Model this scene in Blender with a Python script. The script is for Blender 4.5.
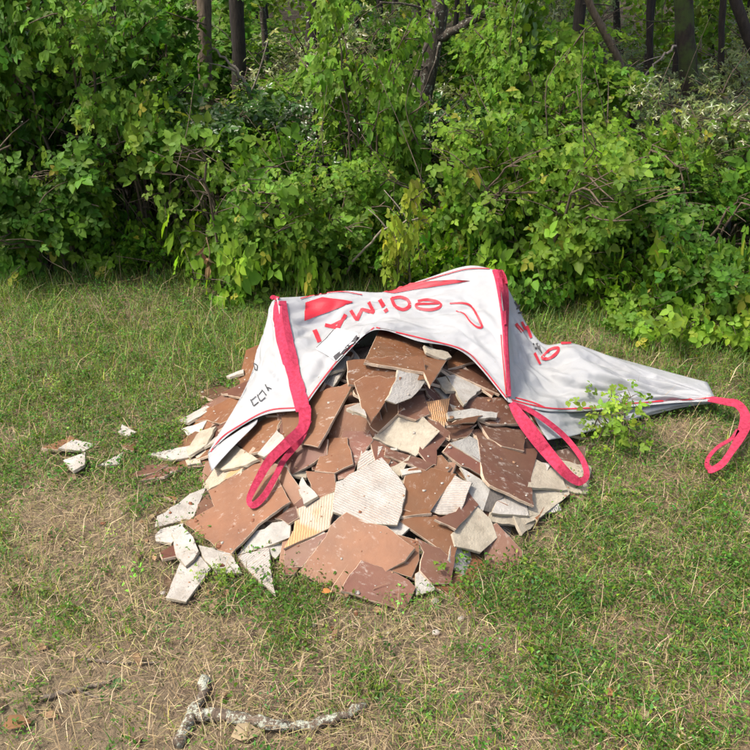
import bpy, math, random
import numpy as np
from mathutils import Vector, Matrix, noise as mnoise
from mathutils.bvhtree import BVHTree

for o in list(bpy.data.objects):
    bpy.data.objects.remove(o, do_unlink=True)
SC = bpy.context.scene
COL = SC.collection
R = math.radians
rng = np.random.default_rng(7)
random.seed(7)

# ------------------------------------------------------------------ camera, sky, sun, exposure
CAM_H, PITCH, FOV = 1.6, R(30), R(50)
cam_d = bpy.data.cameras.new('camera')
cam_d.angle = FOV
cam_d.clip_start = 0.05
cam_d.clip_end = 2000
cam = bpy.data.objects.new('camera', cam_d)
cam.location = (0, 0, CAM_H)
cam.rotation_euler = (R(90) - PITCH, 0, 0)
COL.objects.link(cam)
SC.camera = cam

SUN_ELEV, SUN_AZ = R(60), R(-108)          # azimuth measured from +Y (into the wood) towards +X
world = bpy.data.worlds.new('World')
SC.world = world
world.use_nodes = True
wn = world.node_tree
bg = wn.nodes['Background']
sky = wn.nodes.new('ShaderNodeTexSky')
sky.sky_type = 'NISHITA'
sky.sun_disc = False
sky.sun_elevation = SUN_ELEV
sky.sun_rotation = SUN_AZ
sky.air_density = 0.7
sky.dust_density = 5.0
sky.ozone_density = 0.6
bg.inputs['Strength'].default_value = 0.15
wn.links.new(sky.outputs[0], bg.inputs['Color'])

sun_d = bpy.data.lights.new('sun', 'SUN')
sun_d.energy = 2.3
sun_d.angle = R(5)
sun_d.color = (1.0, 0.94, 0.84)
sun = bpy.data.objects.new('sun', sun_d)
to_sun = Vector((math.sin(SUN_AZ) * math.cos(SUN_ELEV), math.cos(SUN_AZ) * math.cos(SUN_ELEV), math.sin(SUN_ELEV)))
sun.rotation_euler = to_sun.to_track_quat('Z', 'Y').to_euler()
sun.location = (0, 0, 12)
COL.objects.link(sun)

vs = SC.view_settings
vs.view_transform = 'Standard'
vs.look = 'None'
vs.exposure = 1.05
vs.gamma = 1.0
cy = SC.cycles
cy.max_bounces = 7
cy.diffuse_bounces = 4
cy.glossy_bounces = 2
cy.transmission_bounces = 4
cy.transparent_max_bounces = 4
cy.sample_clamp_indirect = 6.0
cy.use_denoising = True
try:
    cy.denoiser = 'OPENIMAGEDENOISE'
    cy.denoising_input_passes = 'RGB_ALBEDO_NORMAL'
    cy.denoising_prefilter = 'ACCURATE'
except Exception:
    pass

# ------------------------------------------------------------------ helpers
FPX = 375.0 / math.tan(FOV / 2)          # focal length in photo pixels (750 wide)
FWD = np.array([0, math.cos(PITCH), -math.sin(PITCH)])
UPV = np.array([0, math.sin(PITCH), math.cos(PITCH)])
CAMP = np.array([0, 0, CAM_H])


def raydir(px, py):
    px = np.asarray(px, float)
    py = np.asarray(py, float)
    return (np.stack([(px - 375) / FPX, np.zeros_like(px), np.zeros_like(px)], -1)
            + ((375 - py) / FPX)[..., None] * UPV + FWD)


def at(px, py, Y):
    d = raydir(px, py)
    return CAMP + d * (np.asarray(Y, float) / d[..., 1])[..., None]


def ground_at(px, py, z=0.0):
    d = raydir(px, py)
    return CAMP + d * ((CAM_H - z) / -d[..., 2])[..., None]


def wx(px, Y, z=0.5):
    return (px - 375) / FPX * (Y * math.cos(PITCH) + (CAM_H - z) * math.sin(PITCH))


def link(name, me, mat=None, parent=None):
    ob = bpy.data.objects.new(name, me)
    COL.objects.link(ob)
    if mat is not None:
        for m in (mat if isinstance(mat, (list, tuple)) else [mat]):
            me.materials.append(m)
    if parent is not None:
        ob.parent = parent
    return ob


def empty(name, loc=(0, 0, 0), rz=0.0):
    e = bpy.data.objects.new(name, None)
    e.empty_display_size = 0.1
    e.location = loc
    e.rotation_euler = (0, 0, rz)
    COL.objects.link(e)
    return e


def tag(o, label=None, cat=None, group=None, kind=None):
    if label:
        o['label'] = label
    if cat:
        o['category'] = cat
    if group:
        o['group'] = group
    if kind:
        o['kind'] = kind
    return o


def tri_mesh(name, V, T, C=None, smooth=False):
    V = np.ascontiguousarray(V, np.float32).reshape(-1, 3)
    T = np.ascontiguousarray(T, np.int32).reshape(-1, 3)
    me = bpy.data.meshes.new(name)
    me.vertices.add(len(V))
    me.vertices.foreach_set('co', V.ravel())
    me.loops.add(T.size)
    me.loops.foreach_set('vertex_index', T.ravel())
    me.polygons.add(len(T))
    me.polygons.foreach_set('loop_start', np.arange(0, T.size, 3, dtype=np.int32))
    if smooth:
        me.polygons.foreach_set('use_smooth', np.ones(len(T), bool))
    me.update(calc_edges=True)
    if C is not None:
        a = me.color_attributes.new('Col', 'FLOAT_COLOR', 'POINT')
        C4 = np.ones((len(V), 4), np.float32)
        C4[:, :3] = C
        a.data.foreach_set('color', C4.ravel())
    return me


def norm(a):
    return a / np.maximum(np.linalg.norm(a, axis=-1, keepdims=True), 1e-9)


class Bag:
    """collects triangle pieces with vertex colours"""
    def __init__(self):
        self.V, self.T, self.C, self.n = [], [], [], 0

    def add(self, V, T, C=None):
        V = np.asarray(V, float).reshape(-1, 3)
        self.V.append(V)
        self.T.append(np.asarray(T, int).reshape(-1, 3) + self.n)
        c = np.ones((len(V), 3)) * (np.array([.5, .5, .5]) if C is None else np.asarray(C, float))
        self.C.append(c)
        self.n += len(V)

    def mesh(self, name, smooth=False):
        return tri_mesh(name, np.concatenate(self.V), np.concatenate(self.T), np.concatenate(self.C), smooth)


def tube(pts, rad, sides=6, jit=0.0, r=None):
    pts = np.asarray(pts, float)
    rad = np.ones(len(pts)) * np.asarray(rad, float)
    tan = norm(np.gradient(pts, axis=0))
    ref = np.array([0.31, 0.9, 0.21])
    if abs(np.dot(norm(tan.mean(0)), norm(ref))) > .9:
        ref = np.array([1.0, .1, .2])
    s = norm(np.cross(tan, ref))
    b = np.cross(tan, s)
    ang = np.linspace(0, 2 * math.pi, sides, endpoint=False)
    rr = rad[:, None] * (1 + (jit * (r or rng).standard_normal((len(pts), sides)) if jit else 0))
    V = pts[:, None] + (np.cos(ang)[None, :, None] * s[:, None] + np.sin(ang)[None, :, None] * b[:, None]) * rr[..., None] if not np.isscalar(rr) else None
    n = len(pts)
    i = np.arange(n - 1)[:, None] * sides
    j = np.arange(sides)[None]
    k = (j + 1) % sides
    a, bb, c, d = i + j, i + k, i + sides + k, i + sides + j
    T = np.concatenate([np.stack([a, bb, c], -1).reshape(-1, 3), np.stack([a, c, d], -1).reshape(-1, 3)])
    V = V.reshape(-1, 3)
    V = np.concatenate([V, pts[[0]], pts[[-1]]])
    e0, e1 = len(V) - 2, len(V) - 1
    cap0 = np.stack([np.full(sides, e0), (np.arange(sides) + 1) % sides, np.arange(sides)], -1)
    o = (n - 1) * sides
    cap1 = np.stack([np.full(sides, e1), o + np.arange(sides), o + (np.arange(sides) + 1) % sides], -1)
    return V, np.concatenate([T, cap0, cap1])


def spline(pts, n):
    """Catmull-Rom through rows of pts (k, d) -> (n, d)"""
    P = np.asarray(pts, float)
    k = len(P)
    if k == 2:
        t = np.linspace(0, 1, n)[:, None]
        return P[0] * (1 - t) + P[1] * t
    Pp = np.concatenate([[2 * P[0] - P[1]], P, [2 * P[-1] - P[-2]]])
    u = np.linspace(0, k - 1, n)
    i = np.minimum(u.astype(int), k - 2)
    t = (u - i)[:, None]
    p0, p1, p2, p3 = Pp[i], Pp[i + 1], Pp[i + 2], Pp[i + 3]
    return .5 * (2 * p1 + (p2 - p0) * t + (2 * p0 - 5 * p1 + 4 * p2 - p3) * t ** 2 + (3 * p1 - p0 - 3 * p2 + p3) * t ** 3)


def vnoise(x, y, scale, seed=0):
    """smooth 2D value noise 0..1, vectorised"""
    g = np.random.default_rng(1000 + seed).random((64, 64))
    x = np.asarray(x) * scale + 17.3
    y = np.asarray(y) * scale + 9.1
    i, j = np.floor(x).astype(int), np.floor(y).astype(int)
    u, v = x - i, y - j
    u, v = u * u * (3 - 2 * u), v * v * (3 - 2 * v)
    f = lambda a, b: g[a % 64, b % 64]
    return (f(i, j) * (1 - u) + f(i + 1, j) * u) * (1 - v) + (f(i, j + 1) * (1 - u) + f(i + 1, j + 1) * u) * v


def gz(x, y):
    """ground height"""
    x = np.asarray(x, float)
    y = np.asarray(y, float)
    near = np.clip((np.hypot(x, y - 2.2) - .7) / .8, 0, 1)
    return near * ((vnoise(x, y, .9, 1) - .5) * .10 + (vnoise(x, y, 3.1, 2) - .5) * .03) + np.clip(y - 4.2, 0, 40) * .012

# ------------------------------------------------------------------ materials
def new_mat(name):
    m = bpy.data.materials.new(name)
    m.use_nodes = True
    nt = m.node_tree
    return m, nt, nt.nodes['Principled BSDF'], nt.nodes['Material Output']


def N(nt, t, **kw):
    n = nt.nodes.new(t)
    for k, v in kw.items():
        if k in ('operation', 'blend_type', 'data_type', 'attribute_name', 'noise_dimensions', 'wave_type', 'bands_direction', 'wave_profile', 'feature', 'distance', 'invert'):
            setattr(n, k, v)
        else:
            n.inputs[k.replace('_', ' ')].default_value = v
    return n


def ramp(nt, stops, fac):
    r = nt.nodes.new('ShaderNodeValToRGB')
    el = r.color_ramp.elements
    while len(el) < len(stops):
        el.new(0.5)
    for e, (p, c) in zip(el, stops):
        e.position = p
        e.color = (*c, 1) if len(c) == 3 else c
    nt.links.new(fac, r.inputs[0])
    return r.outputs[0]


def mix(nt, a, b, fac, mode='MIX'):
    m = nt.nodes.new('ShaderNodeMix')
    m.data_type = 'RGBA'
    m.blend_type = mode
    for s, v in ((0, fac), (6, a), (7, b)):
        if hasattr(v, 'links') or hasattr(v, 'is_linked'):
            nt.links.new(v, m.inputs[s])
        else:
            m.inputs[s].default_value = v if s == 0 else ((*v, 1) if len(v) == 3 else v)
    return m.outputs[2]


def objcoord(nt, scale=(1, 1, 1), rnd=True):
    tc = nt.nodes.new('ShaderNodeTexCoord')
    mp = nt.nodes.new('ShaderNodeMapping')
    mp.inputs['Scale'].default_value = scale
    nt.links.new(tc.outputs['Object'], mp.inputs['Vector'])
    if rnd:
        oi = nt.nodes.new('ShaderNodeObjectInfo')
        ml = nt.nodes.new('ShaderNodeVectorMath')
        ml.operation = 'SCALE'
        ml.inputs[0].default_value = (31.7, 17.1, 5.3)
        nt.links.new(oi.outputs['Random'], ml.inputs['Scale'])
        nt.links.new(ml.outputs[0], mp.inputs['Location'])
    return mp.outputs[0]


def bump(nt, bsdf, height, strength, dist):
    b = nt.nodes.new('ShaderNodeBump')
    b.inputs['Strength'].default_value = strength
    b.inputs['Distance'].default_value = dist
    nt.links.new(height, b.inputs['Height'])
    nt.links.new(b.outputs[0], bsdf.inputs['Normal'])
    return b


def noise_tex(nt, vec, scale, detail=4, rough=.6):
    n = N(nt, 'ShaderNodeTexNoise', Scale=scale, Detail=detail, Roughness=rough)
    nt.links.new(vec, n.inputs['Vector'])
    return n.outputs[0]


def leaf_mat(name, rough=.45, trans=.4, spec=.5, tcol=(1.25, 1.35, .55), ovar=0.0):
    m, nt, b, out = new_mat(name)
    at_ = N(nt, 'ShaderNodeAttribute', attribute_name='Col')
    geo = nt.nodes.new('ShaderNodeNewGeometry')
    col = mix(nt, at_.outputs['Color'], mix(nt, at_.outputs['Color'], (1.25, 1.25, 1.45), 1.0, 'MULTIPLY'), geo.outputs['Backfacing'])
    oi = nt.nodes.new('ShaderNodeObjectInfo')
    mr = nt.nodes.new('ShaderNodeMapRange')
    mr.inputs[3].default_value, mr.inputs[4].default_value = 1 - ovar, 1 + ovar
    nt.links.new(oi.outputs['Random'], mr.inputs[0])
    hs = N(nt, 'ShaderNodeHueSaturation')
    nt.links.new(mr.outputs[0], hs.inputs['Value'])
    mh = nt.nodes.new('ShaderNodeMapRange')
    mh.inputs[3].default_value, mh.inputs[4].default_value = .5 + ovar * .06, .5 - ovar * .06
    nt.links.new(oi.outputs['Random'], mh.inputs[0])
    nt.links.new(mh.outputs[0], hs.inputs['Hue'])
    nt.links.new(col, hs.inputs['Color'])
    col = hs.outputs[0]
    nt.links.new(col, b.inputs['Base Color'])
    b.inputs['Roughness'].default_value = rough
    b.inputs['Specular IOR Level'].default_value = spec
    t = nt.nodes.new('ShaderNodeBsdfTranslucent')
    nt.links.new(mix(nt, col, tcol, 1.0, 'MULTIPLY'), t.inputs['Color'])
    mx = nt.nodes.new('ShaderNodeMixShader')
    mx.inputs[0].default_value = trans
    nt.links.new(b.outputs[0], mx.inputs[1])
    nt.links.new(t.outputs[0], mx.inputs[2])
    nt.links.new(mx.outputs[0], out.inputs['Surface'])
    return m


M = {}
M['leaf'] = leaf_mat('broad_leaf', .55, .45, .22, ovar=.3)
M['gloss_leaf'] = leaf_mat('glossy_leaf', .3, .4, .6, ovar=.25)
M['grass'] = leaf_mat('grass_blade', .6, .3, .3)
M['straw'] = leaf_mat('dry_straw', .75, .15, .2, (1.1, 1.0, .7))
M['dead_leaf'] = leaf_mat('dead_leaf', .8, .2, .2, (1.1, .9, .6))


def bark_mat(name, c1, c2, moss=0.0, lichen=0.0):
    m, nt, b, out = new_mat(name)
    v = objcoord(nt, (1, 1, .25))
    n1 = noise_tex(nt, v, 60, 5, .7)
    col = ramp(nt, [(.3, c1), (.7, c2)], n1)
    v2 = objcoord(nt)
    if moss:
        f = ramp(nt, [(.62 - moss * .3, (0, 0, 0)), (.72 - moss * .2, (1, 1, 1))], noise_tex(nt, v2, 9, 5, .7))
        col = mix(nt, col, (.045, .07, .012), f)
    if lichen:
        f = ramp(nt, [(.62 - lichen * .3, (0, 0, 0)), (.66 - lichen * .3, (1, 1, 1))], noise_tex(nt, v2, 45, 6, .75))
        col = mix(nt, col, ramp(nt, [(.3, (.20, .21, .15)), (.75, (.50, .52, .43))], noise_tex(nt, v2, 160, 3, .6)), f)
    nt.links.new(col, b.inputs['Base Color'])
    b.inputs['Roughness'].default_value = .9
    bump(nt, b, n1, .9, .01)
    return m


M['bark'] = bark_mat('dark_bark', (.010, .008, .006), (.045, .034, .024))
M['moss_bark'] = bark_mat('mossy_bark', (.012, .009, .006), (.045, .032, .021), moss=.6)
M['lichen_bark'] = bark_mat('lichen_bark', (.022, .018, .013), (.09, .07, .05), lichen=.18)
M['lichen_stick'] = bark_mat('lichen_stick', (.05, .036, .025), (.17, .125, .09), lichen=.42)
M['grey_stick'] = bark_mat('grey_stick', (.07, .055, .04), (.20, .16, .12), lichen=.1)
M['twig'] = bark_mat('twig_bark', (.05, .035, .022), (.16, .12, .08))
M['pale_twig'] = bark_mat('pale_twig', (.16, .13, .10), (.34, .29, .23))


def tile_face(name, c_dark, c_light, scuff=.5):
    m, nt, b, out = new_mat(name)
    v = objcoord(nt)
    oi = nt.nodes.new('ShaderNodeObjectInfo')
    n1 = noise_tex(nt, v, 7, 5, .65)
    base = ramp(nt, [(.25, c_dark), (.75, c_light)], n1)
    hs = N(nt, 'ShaderNodeHueSaturation')
    mr = nt.nodes.new('ShaderNodeMapRange')
    mr.inputs[3].default_value, mr.inputs[4].default_value = .72, 1.2
    nt.links.new(oi.outputs['Random'], mr.inputs[0])
    nt.links.new(mr.outputs[0], hs.inputs['Value'])
    nt.links.new(base, hs.inputs['Color'])
    col = hs.outputs[0]
    # pale cement dust and scuffs
    dust = ramp(nt, [(.42, (0, 0, 0)), (.75, (.6, .6, .6))], noise_tex(nt, v, 3.2, 6, .7))
    col = mix(nt, col, (.19, .118, .068), dust)
    vs_ = objcoord(nt, (1, 1.9, 1))
    sc = ramp(nt, [(.585 - .04 * scuff, (0, 0, 0)), (.66, (1, 1, 1))], noise_tex(nt, vs_, 34, 6, .75))
    sc2 = ramp(nt, [(.40, (0, 0, 0)), (.6, (1, 1, 1))], noise_tex(nt, v, 6, 2, .5))
    scf = mix(nt, sc, sc2, 1.0, 'MULTIPLY')
    col = mix(nt, col, (.38, .33, .28), mix(nt, scf, (.75, .75, .75), 1.0, 'MULTIPLY'))
    nt.links.new(col, b.inputs['Base Color'])
    b.inputs['Roughness'].default_value = .55
    b.inputs['Specular IOR Level'].default_value = .35
    bump(nt, b, noise_tex(nt, v, 55, 5, .65), .25, .004)
    return m


def mortar(name, c1, c2, ridge=0.0, orange=0.0, angle=0.0):
    m, nt, b, out = new_mat(name)
    v = objcoord(nt)
    n1 = noise_tex(nt, v, 14, 6, .7)
    col = ramp(nt, [(.25, c1), (.62, c2)], n1)
    fine = noise_tex(nt, v, 120, 4, .7)
    h = fine
    if ridge:
        mp = nt.nodes.new('ShaderNodeMapping')
        mp.inputs['Rotation'].default_value = (0, 0, angle)
        nt.links.new(v, mp.inputs['Vector'])
        w = N(nt, 'ShaderNodeTexWave', Scale=42, Distortion=2.6, Detail=3, Detail_Scale=2.5)
        nt.links.new(mp.outputs[0], w.inputs['Vector'])
        patch = ramp(nt, [(.40, (0, 0, 0)), (.58, (1, 1, 1))], noise_tex(nt, v, 8, 3, .6))
        ad = nt.nodes.new('ShaderNodeMath')
        ad.operation = 'MULTIPLY_ADD'
        nt.links.new(w.outputs[1], ad.inputs[0])
        ad.inputs[1].default_value = .7
        nt.links.new(fine, ad.inputs[2])
        h = ad.outputs[0]
        gro = ramp(nt, [(.15, (1, 1, 1)), (.45, (0, 0, 0))], w.outputs[1])
        f = mix(nt, gro, patch, 1.0, 'MULTIPLY')
        col = mix(nt, col, (.42, .27, .18), mix(nt, f, (.5, .5, .5), 1.0, 'MULTIPLY'))
    if orange:
        f2 = ramp(nt, [(.50, (0, 0, 0)), (.56, (1, 1, 1))], noise_tex(nt, v, 6, 3, .55))
        col = mix(nt, (.50, .28, .14), col, f2)
    st = ramp(nt, [(.55, (0, 0, 0)), (.75, (.5, .5, .5))], noise_tex(nt, v, 5, 5, .7))
    col = mix(nt, col, (.24, .20, .155), st)
    sk = ramp(nt, [(.62, (0, 0, 0)), (.72, (.5, .5, .5))], noise_tex(nt, v, 40, 4, .7))
    col = mix(nt, col, (.30, .23, .165), sk)
    nt.links.new(col, b.inputs['Base Color'])
    b.inputs['Roughness'].default_value = .92
    b.inputs['Specular IOR Level'].default_value = .15
    bump(nt, b, h, .8, .004)
    return m


M['tT'] = tile_face('terracotta_face', (.105, .041, .0175), (.190, .079, .033))
M['tD'] = tile_face('dark_brown_face', (.060, .027, .017), (.118, .052, .032), 1.0)
M['tP'] = tile_face('plum_brown_face', (.092, .038, .026), (.160, .067, .045), .9)
M['tW'] = mortar('white_mortar', (.25, .228, .195), (.42, .397, .36))
M['tB'] = mortar('beige_mortar', (.22, .19, .14), (.40, .355, .275))
M['tG'] = mortar('grey_mortar', (.21, .20, .18), (.38, .365, .33))
M['tR'] = mortar('ridged_orange_back', (.36, .30, .22), (.48, .42, .33), 1, 1.0, .4)
M['tV'] = mortar('ridged_white_back', (.26, .238, .21), (.42, .397, .365), 1, 0, 1.1)
M['bisque'] = mortar('bisque_edge', (.32, .22, .145), (.50, .40, .30))
M['soot'] = mortar('dark_mortar', (.055, .05, .045), (.14, .125, .11))

# big bag fabric
m, nt, b, out = new_mat('white_woven_fabric')
v = objcoord(nt, rnd=False)
dirt = ramp(nt, [(.35, (.485, .50, .515)), (.8, (.40, .405, .40))], noise_tex(nt, v, 5, 6, .65))
sp = ramp(nt, [(.74, (0, 0, 0)), (.78, (1, 1, 1))], noise_tex(nt, v, 60, 3, .6))
nt.links.new(mix(nt, dirt, (.35, .30, .25), sp), b.inputs['Base Color'])
b.inputs['Roughness'].default_value = .48
b.inputs['Specular IOR Level'].default_value = .4
vo1 = N(nt, 'ShaderNodeTexVoronoi', Scale=9.0)
vo2 = N(nt, 'ShaderNodeTexVoronoi', Scale=23.0)
wv = nt.nodes.new('ShaderNodeVectorMath'); wv.operation = 'ADD'
nzc = N(nt, 'ShaderNodeTexNoise', Scale=5.0, Detail=3.0)
nt.links.new(v, nzc.inputs['Vector'])
sc_ = nt.nodes.new('ShaderNodeVectorMath'); sc_.operation = 'SCALE'; sc_.inputs['Scale'].default_value = .12
nt.links.new(nzc.outputs[1], sc_.inputs[0])
nt.links.new(v, wv.inputs[0]); nt.links.new(sc_.outputs[0], wv.inputs[1])
nt.links.new(wv.outputs[0], vo1.inputs['Vector']); nt.links.new(wv.outputs[0], vo2.inputs['Vector'])
av = nt.nodes.new('ShaderNodeMath'); av.operation = 'MULTIPLY_ADD'
nt.links.new(vo2.outputs['Distance'], av.inputs[0]); av.inputs[1].default_value = .35
nt.links.new(vo1.outputs['Distance'], av.inputs[2])
vn = av.outputs[0]
w1 = N(nt, 'ShaderNodeTexWave', Scale=260)
nt.links.new(v, w1.inputs['Vector'])
ad = nt.nodes.new('ShaderNodeMath'); ad.operation = 'MULTIPLY_ADD'
nt.links.new(w1.outputs[1], ad.inputs[0]); ad.inputs[1].default_value = .03
nt.links.new(vn, ad.inputs[2])
bump(nt, b, ad.outputs[0], .6, .024)
t = nt.nodes.new('ShaderNodeBsdfTranslucent'); t.inputs['Color'].default_value = (.50, .51, .53, 1)
mx = nt.nodes.new('ShaderNodeMixShader'); mx.inputs[0].default_value = .22
nt.links.new(b.outputs[0], mx.inputs[1]); nt.links.new(t.outputs[0], mx.inputs[2]); nt.links.new(mx.outputs[0], out.inputs['Surface'])
M['fabric'] = m


def plain(name, c1, c2, scale=40, rough=.7, bs=.3, bd=.003):
    m, nt, b, out = new_mat(name)
    v = objcoord(nt, rnd=False)
    n1 = noise_tex(nt, v, scale, 5, .65)
    nt.links.new(ramp(nt, [(.3, c1), (.7, c2)], n1), b.inputs['Base Color'])
    b.inputs['Roughness'].default_value = rough
    bump(nt, b, noise_tex(nt, v, scale * 6, 3, .6), bs, bd)
    return m


M['strap'] = plain('red_webbing', (.34, .008, .034), (.60, .045, .115), 95, .85, 1.0, .004)
M['print'] = plain('red_print', (.42, .012, .025), (.50, .022, .038), 30, .6)
M['black_print'] = plain('black_print', (.02, .02, .022), (.06, .06, .065), 60, .6)
M['pocket'] = plain('clear_white_pocket', (.48, .49, .50), (.54, .55, .56), 30, .4)
M['dust'] = plain('tile_dust', (.075, .058, .045), (.20, .165, .135), 25, .95, .9, .01)

m, nt, b, out = new_mat('soil_and_thatch')
v = objcoord(nt, rnd=False)
c = ramp(nt, [(.25, (.12, .088, .056)), (.5, (.25, .19, .115)), (.8, (.44, .345, .21))], noise_tex(nt, v, 22, 8, .75))
red = ramp(nt, [(.6, (0, 0, 0)), (.72, (1, 1, 1))], noise_tex(nt, v, 1.4, 4, .6))
c = mix(nt, c, (.19, .105, .06), mix(nt, red, (.5, .5, .5), 1.0, 'MULTIPLY'))
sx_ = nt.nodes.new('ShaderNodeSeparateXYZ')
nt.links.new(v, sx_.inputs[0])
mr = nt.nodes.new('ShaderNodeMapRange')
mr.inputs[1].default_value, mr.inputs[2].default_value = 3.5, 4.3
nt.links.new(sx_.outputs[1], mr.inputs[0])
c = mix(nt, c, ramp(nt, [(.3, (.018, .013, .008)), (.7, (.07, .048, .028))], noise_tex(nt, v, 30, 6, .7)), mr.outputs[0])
nt.links.new(c, b.inputs['Base Color'])
b.inputs['Roughness'].default_value = .95
bump(nt, b, noise_tex(nt, v, 70, 6, .75), 1.0, .02)
M['soil'] = m

# ------------------------------------------------------------------ ground: one sheet, fine near, coarse far
def ground():
    near = np.concatenate([-np.geomspace(300, 6, 12), np.arange(-5.5, 5.51, .11), np.geomspace(6, 300, 12)])
    ys = np.concatenate([-np.geomspace(300, 2, 10), np.arange(-1.5, 9, .11), np.geomspace(9.5, 500, 14)])
    X, Y = np.meshgrid(near, ys)
    Z = gz(X, np.minimum(Y, 60))
    V = np.stack([X, Y, Z], -1).reshape(-1, 3)
    h, w = X.shape
    i = (np.arange(h - 1)[:, None] * w + np.arange(w - 1)[None]).ravel()
    T = np.concatenate([np.stack([i, i + 1, i + w + 1], -1), np.stack([i, i + w + 1, i + w], -1)])
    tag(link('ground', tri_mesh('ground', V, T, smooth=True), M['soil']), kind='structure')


ground()

# ------------------------------------------------------------------ leaves
def leaves(B, pos, axis, nrm, ln, wd, col, fold=.18, droop=.12):
    pos = np.asarray(pos); n = len(pos)
    axis = norm(axis)
    side = norm(np.cross(nrm, axis))
    nn = np.cross(axis, side)
    ln = np.ones(n) * ln
    wd = np.ones(n) * wd
    L, W = ln[:, None], wd[:, None]
    f = fold * W
    b = pos
    def pt(t, s, up):
        return b + axis * L * t + side * W * s + nn * up
    vs_ = [b, pt(.26, .46, f), pt(.62, .42, f - droop * L * .4), pt(1, 0, -droop * L), pt(.62, -.42, f - droop * L * .4), pt(.26, -.46, f), pt(.5, 0, -droop * L * .15)]
    V = np.stack(vs_, 1).reshape(-1, 3)
    k = np.arange(n)[:, None] * 7
    tr = np.array([[0, 6, 1], [1, 6, 2], [2, 6, 3], [0, 5, 6], [5, 4, 6], [4, 3, 6]])
    T = (k[:, None] + tr[None]).reshape(-1, 3)
    C = np.repeat(np.ones((n, 3)) * col, 7, axis=0)
    B.add(V, T, C)


def vary(base, n, r, dv=.22, dh=.12):
    """n colours around base"""
    base = np.array(base)
    v = np.exp(r.normal(0, dv, (n, 1)))
    c = base[None] * v
    c[:, 0] *= np.exp(r.normal(0, dh, n))
    c[:, 2] *= np.exp(r.normal(0, dh * 1.3, n))
    return c


def make_shrub(seed, rad, hgt, stems, clusters, leaf, col, kind, yellow=.03, lean=(0, -.15)):
    r = np.random.default_rng(seed)
    S, F = Bag(), Bag()
    P, D = [], []
    for i in range(stems):
        a = r.uniform(0, 2 * math.pi)
        sp = rad * r.uniform(.35, 1.0)
        h = hgt * r.uniform(.55, 1.05)
        bx = np.array([math.cos(a), math.sin(a), 0]) * rad * r.uniform(0, .35)
        mid = bx + np.array([math.cos(a) * sp * .35 + lean[0] * .3, math.sin(a) * sp * .35 + lean[1] * .3, h * .65])
        tip = bx + np.array([math.cos(a) * sp + lean[0], math.sin(a) * sp + lean[1], h * (.75 if kind == 'bramble' else 1.0)])
        pts = spline([bx + [0, 0, -.05], mid + r.normal(0, .03, 3), tip], 9)
        pts[1:-1] += r.normal(0, .012, (7, 3))
        V, T = tube(pts, np.linspace(.008, .0025, 9) * (1 + hgt * .2) * min(1, .12 + hgt), 5)
        S.add(V, T)
        nt_ = r.integers(5, 9)
        for _ in range(nt_):
            u = r.uniform(.25, 1)
            p0 = pts[int(u * 8)]
            a2 = a + r.normal(0, 1.2)
            l = rad * r.uniform(.25, .6)
            p1 = p0 + np.array([math.cos(a2), math.sin(a2), r.uniform(-.25, .7)]) * l
            tw = spline([p0, (p0 + p1) / 2 + [0, 0, .05 * l], p1], 5)
            V, T = tube(tw, np.linspace(.0035, .0015, 5) * min(1, .2 + hgt), 4)
            S.add(V, T)
            k = max(3, int(clusters / (stems * nt_)))
            uu = r.uniform(.1, 1.0, k)
            pp = tw[0] * (1 - uu)[:, None] + tw[-1] * uu[:, None] + r.normal(0, .02 + .06 * rad, (k, 3))
            P.append(pp)
            D.append(np.repeat((p1 - p0)[None], k, 0))
    for i in range(16 if hgt > .5 else 2):
        a = r.uniform(0, 6.28)
        q0 = np.array([math.cos(a), math.sin(a), 0]) * rad * r.uniform(.1, .9) + [0, 0, hgt * r.uniform(.1, .8)]
        q2 = q0 + norm(r.normal(0, 1, (1, 3)) + [[0, 0, .5]])[0] * rad * r.uniform(.5, 1.3)
        V, T = tube(spline([q0, (q0 + q2) / 2 + r.normal(0, .04, 3), q2], 7), np.linspace(0.0030, .0014, 7), 4)
        S.add(V, T)
    P = np.concatenate(P); D = norm(np.concatenate(D))
    hole = np.array([mnoise.noise(Vector(p) * (2.6 / max(rad, .2) * .45) + Vector((seed, 0, 0))) for p in P])
    keep = (hole > -.14) | (hgt < .3)
    P, D = P[keep], D[keep]
    P[:, 2] = np.maximum(P[:, 2], .015)
    n = len(P)
    out = norm(np.stack([P[:, 0], P[:, 1], np.zeros(n)], -1) + 1e-4)
    nrm = norm(out * .4 + np.array([-.15, -.60, .70]) + r.normal(0, .36, (n, 3)))
    ax = norm(D * .5 + out * .5 + r.normal(0, .55, (n, 3)))
    ax = norm(ax - nrm * np.sum(ax * nrm, -1, keepdims=True))
    sd = np.cross(nrm, ax)
    cl = vary(col, n, r)
    yl = r.random(n) < yellow
    cl[yl] = vary((.26, .27, .04), yl.sum(), r)
    sz = leaf * np.exp(r.normal(0, .22, n))
    if kind == 'bramble':
        offs = [(0, 1.0, 1.0), (1.15, .85, .0), (-1.15, .85, .0)]
        wr = .68
    elif kind == 'pair':
        offs = [(.75, 1, .0), (-.75, 1, .0), (0, .8, .6)]
        wr = .55
    else:
        offs = [(.9, 1, 0), (-.9, 1, 0), (2.2, .8, 0), (-2.2, .8, 0)]
        wr = .42
    for an, s, fw in offs:
        an_ = an + r.normal(0, .18, n)
        a_ = ax * np.cos(an_)[:, None] + sd * np.sin(an_)[:, None]
        nn = norm(nrm + r.normal(0, .16, (n, 3)))
        leaves(F, P + ax * (sz * .25 * fw)[:, None], a_, nn, sz * s, sz * s * wr, cl * np.exp(r.normal(0, .08, (n, 1))))
    return S.mesh('stems', True), F.mesh('foliage')


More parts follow.
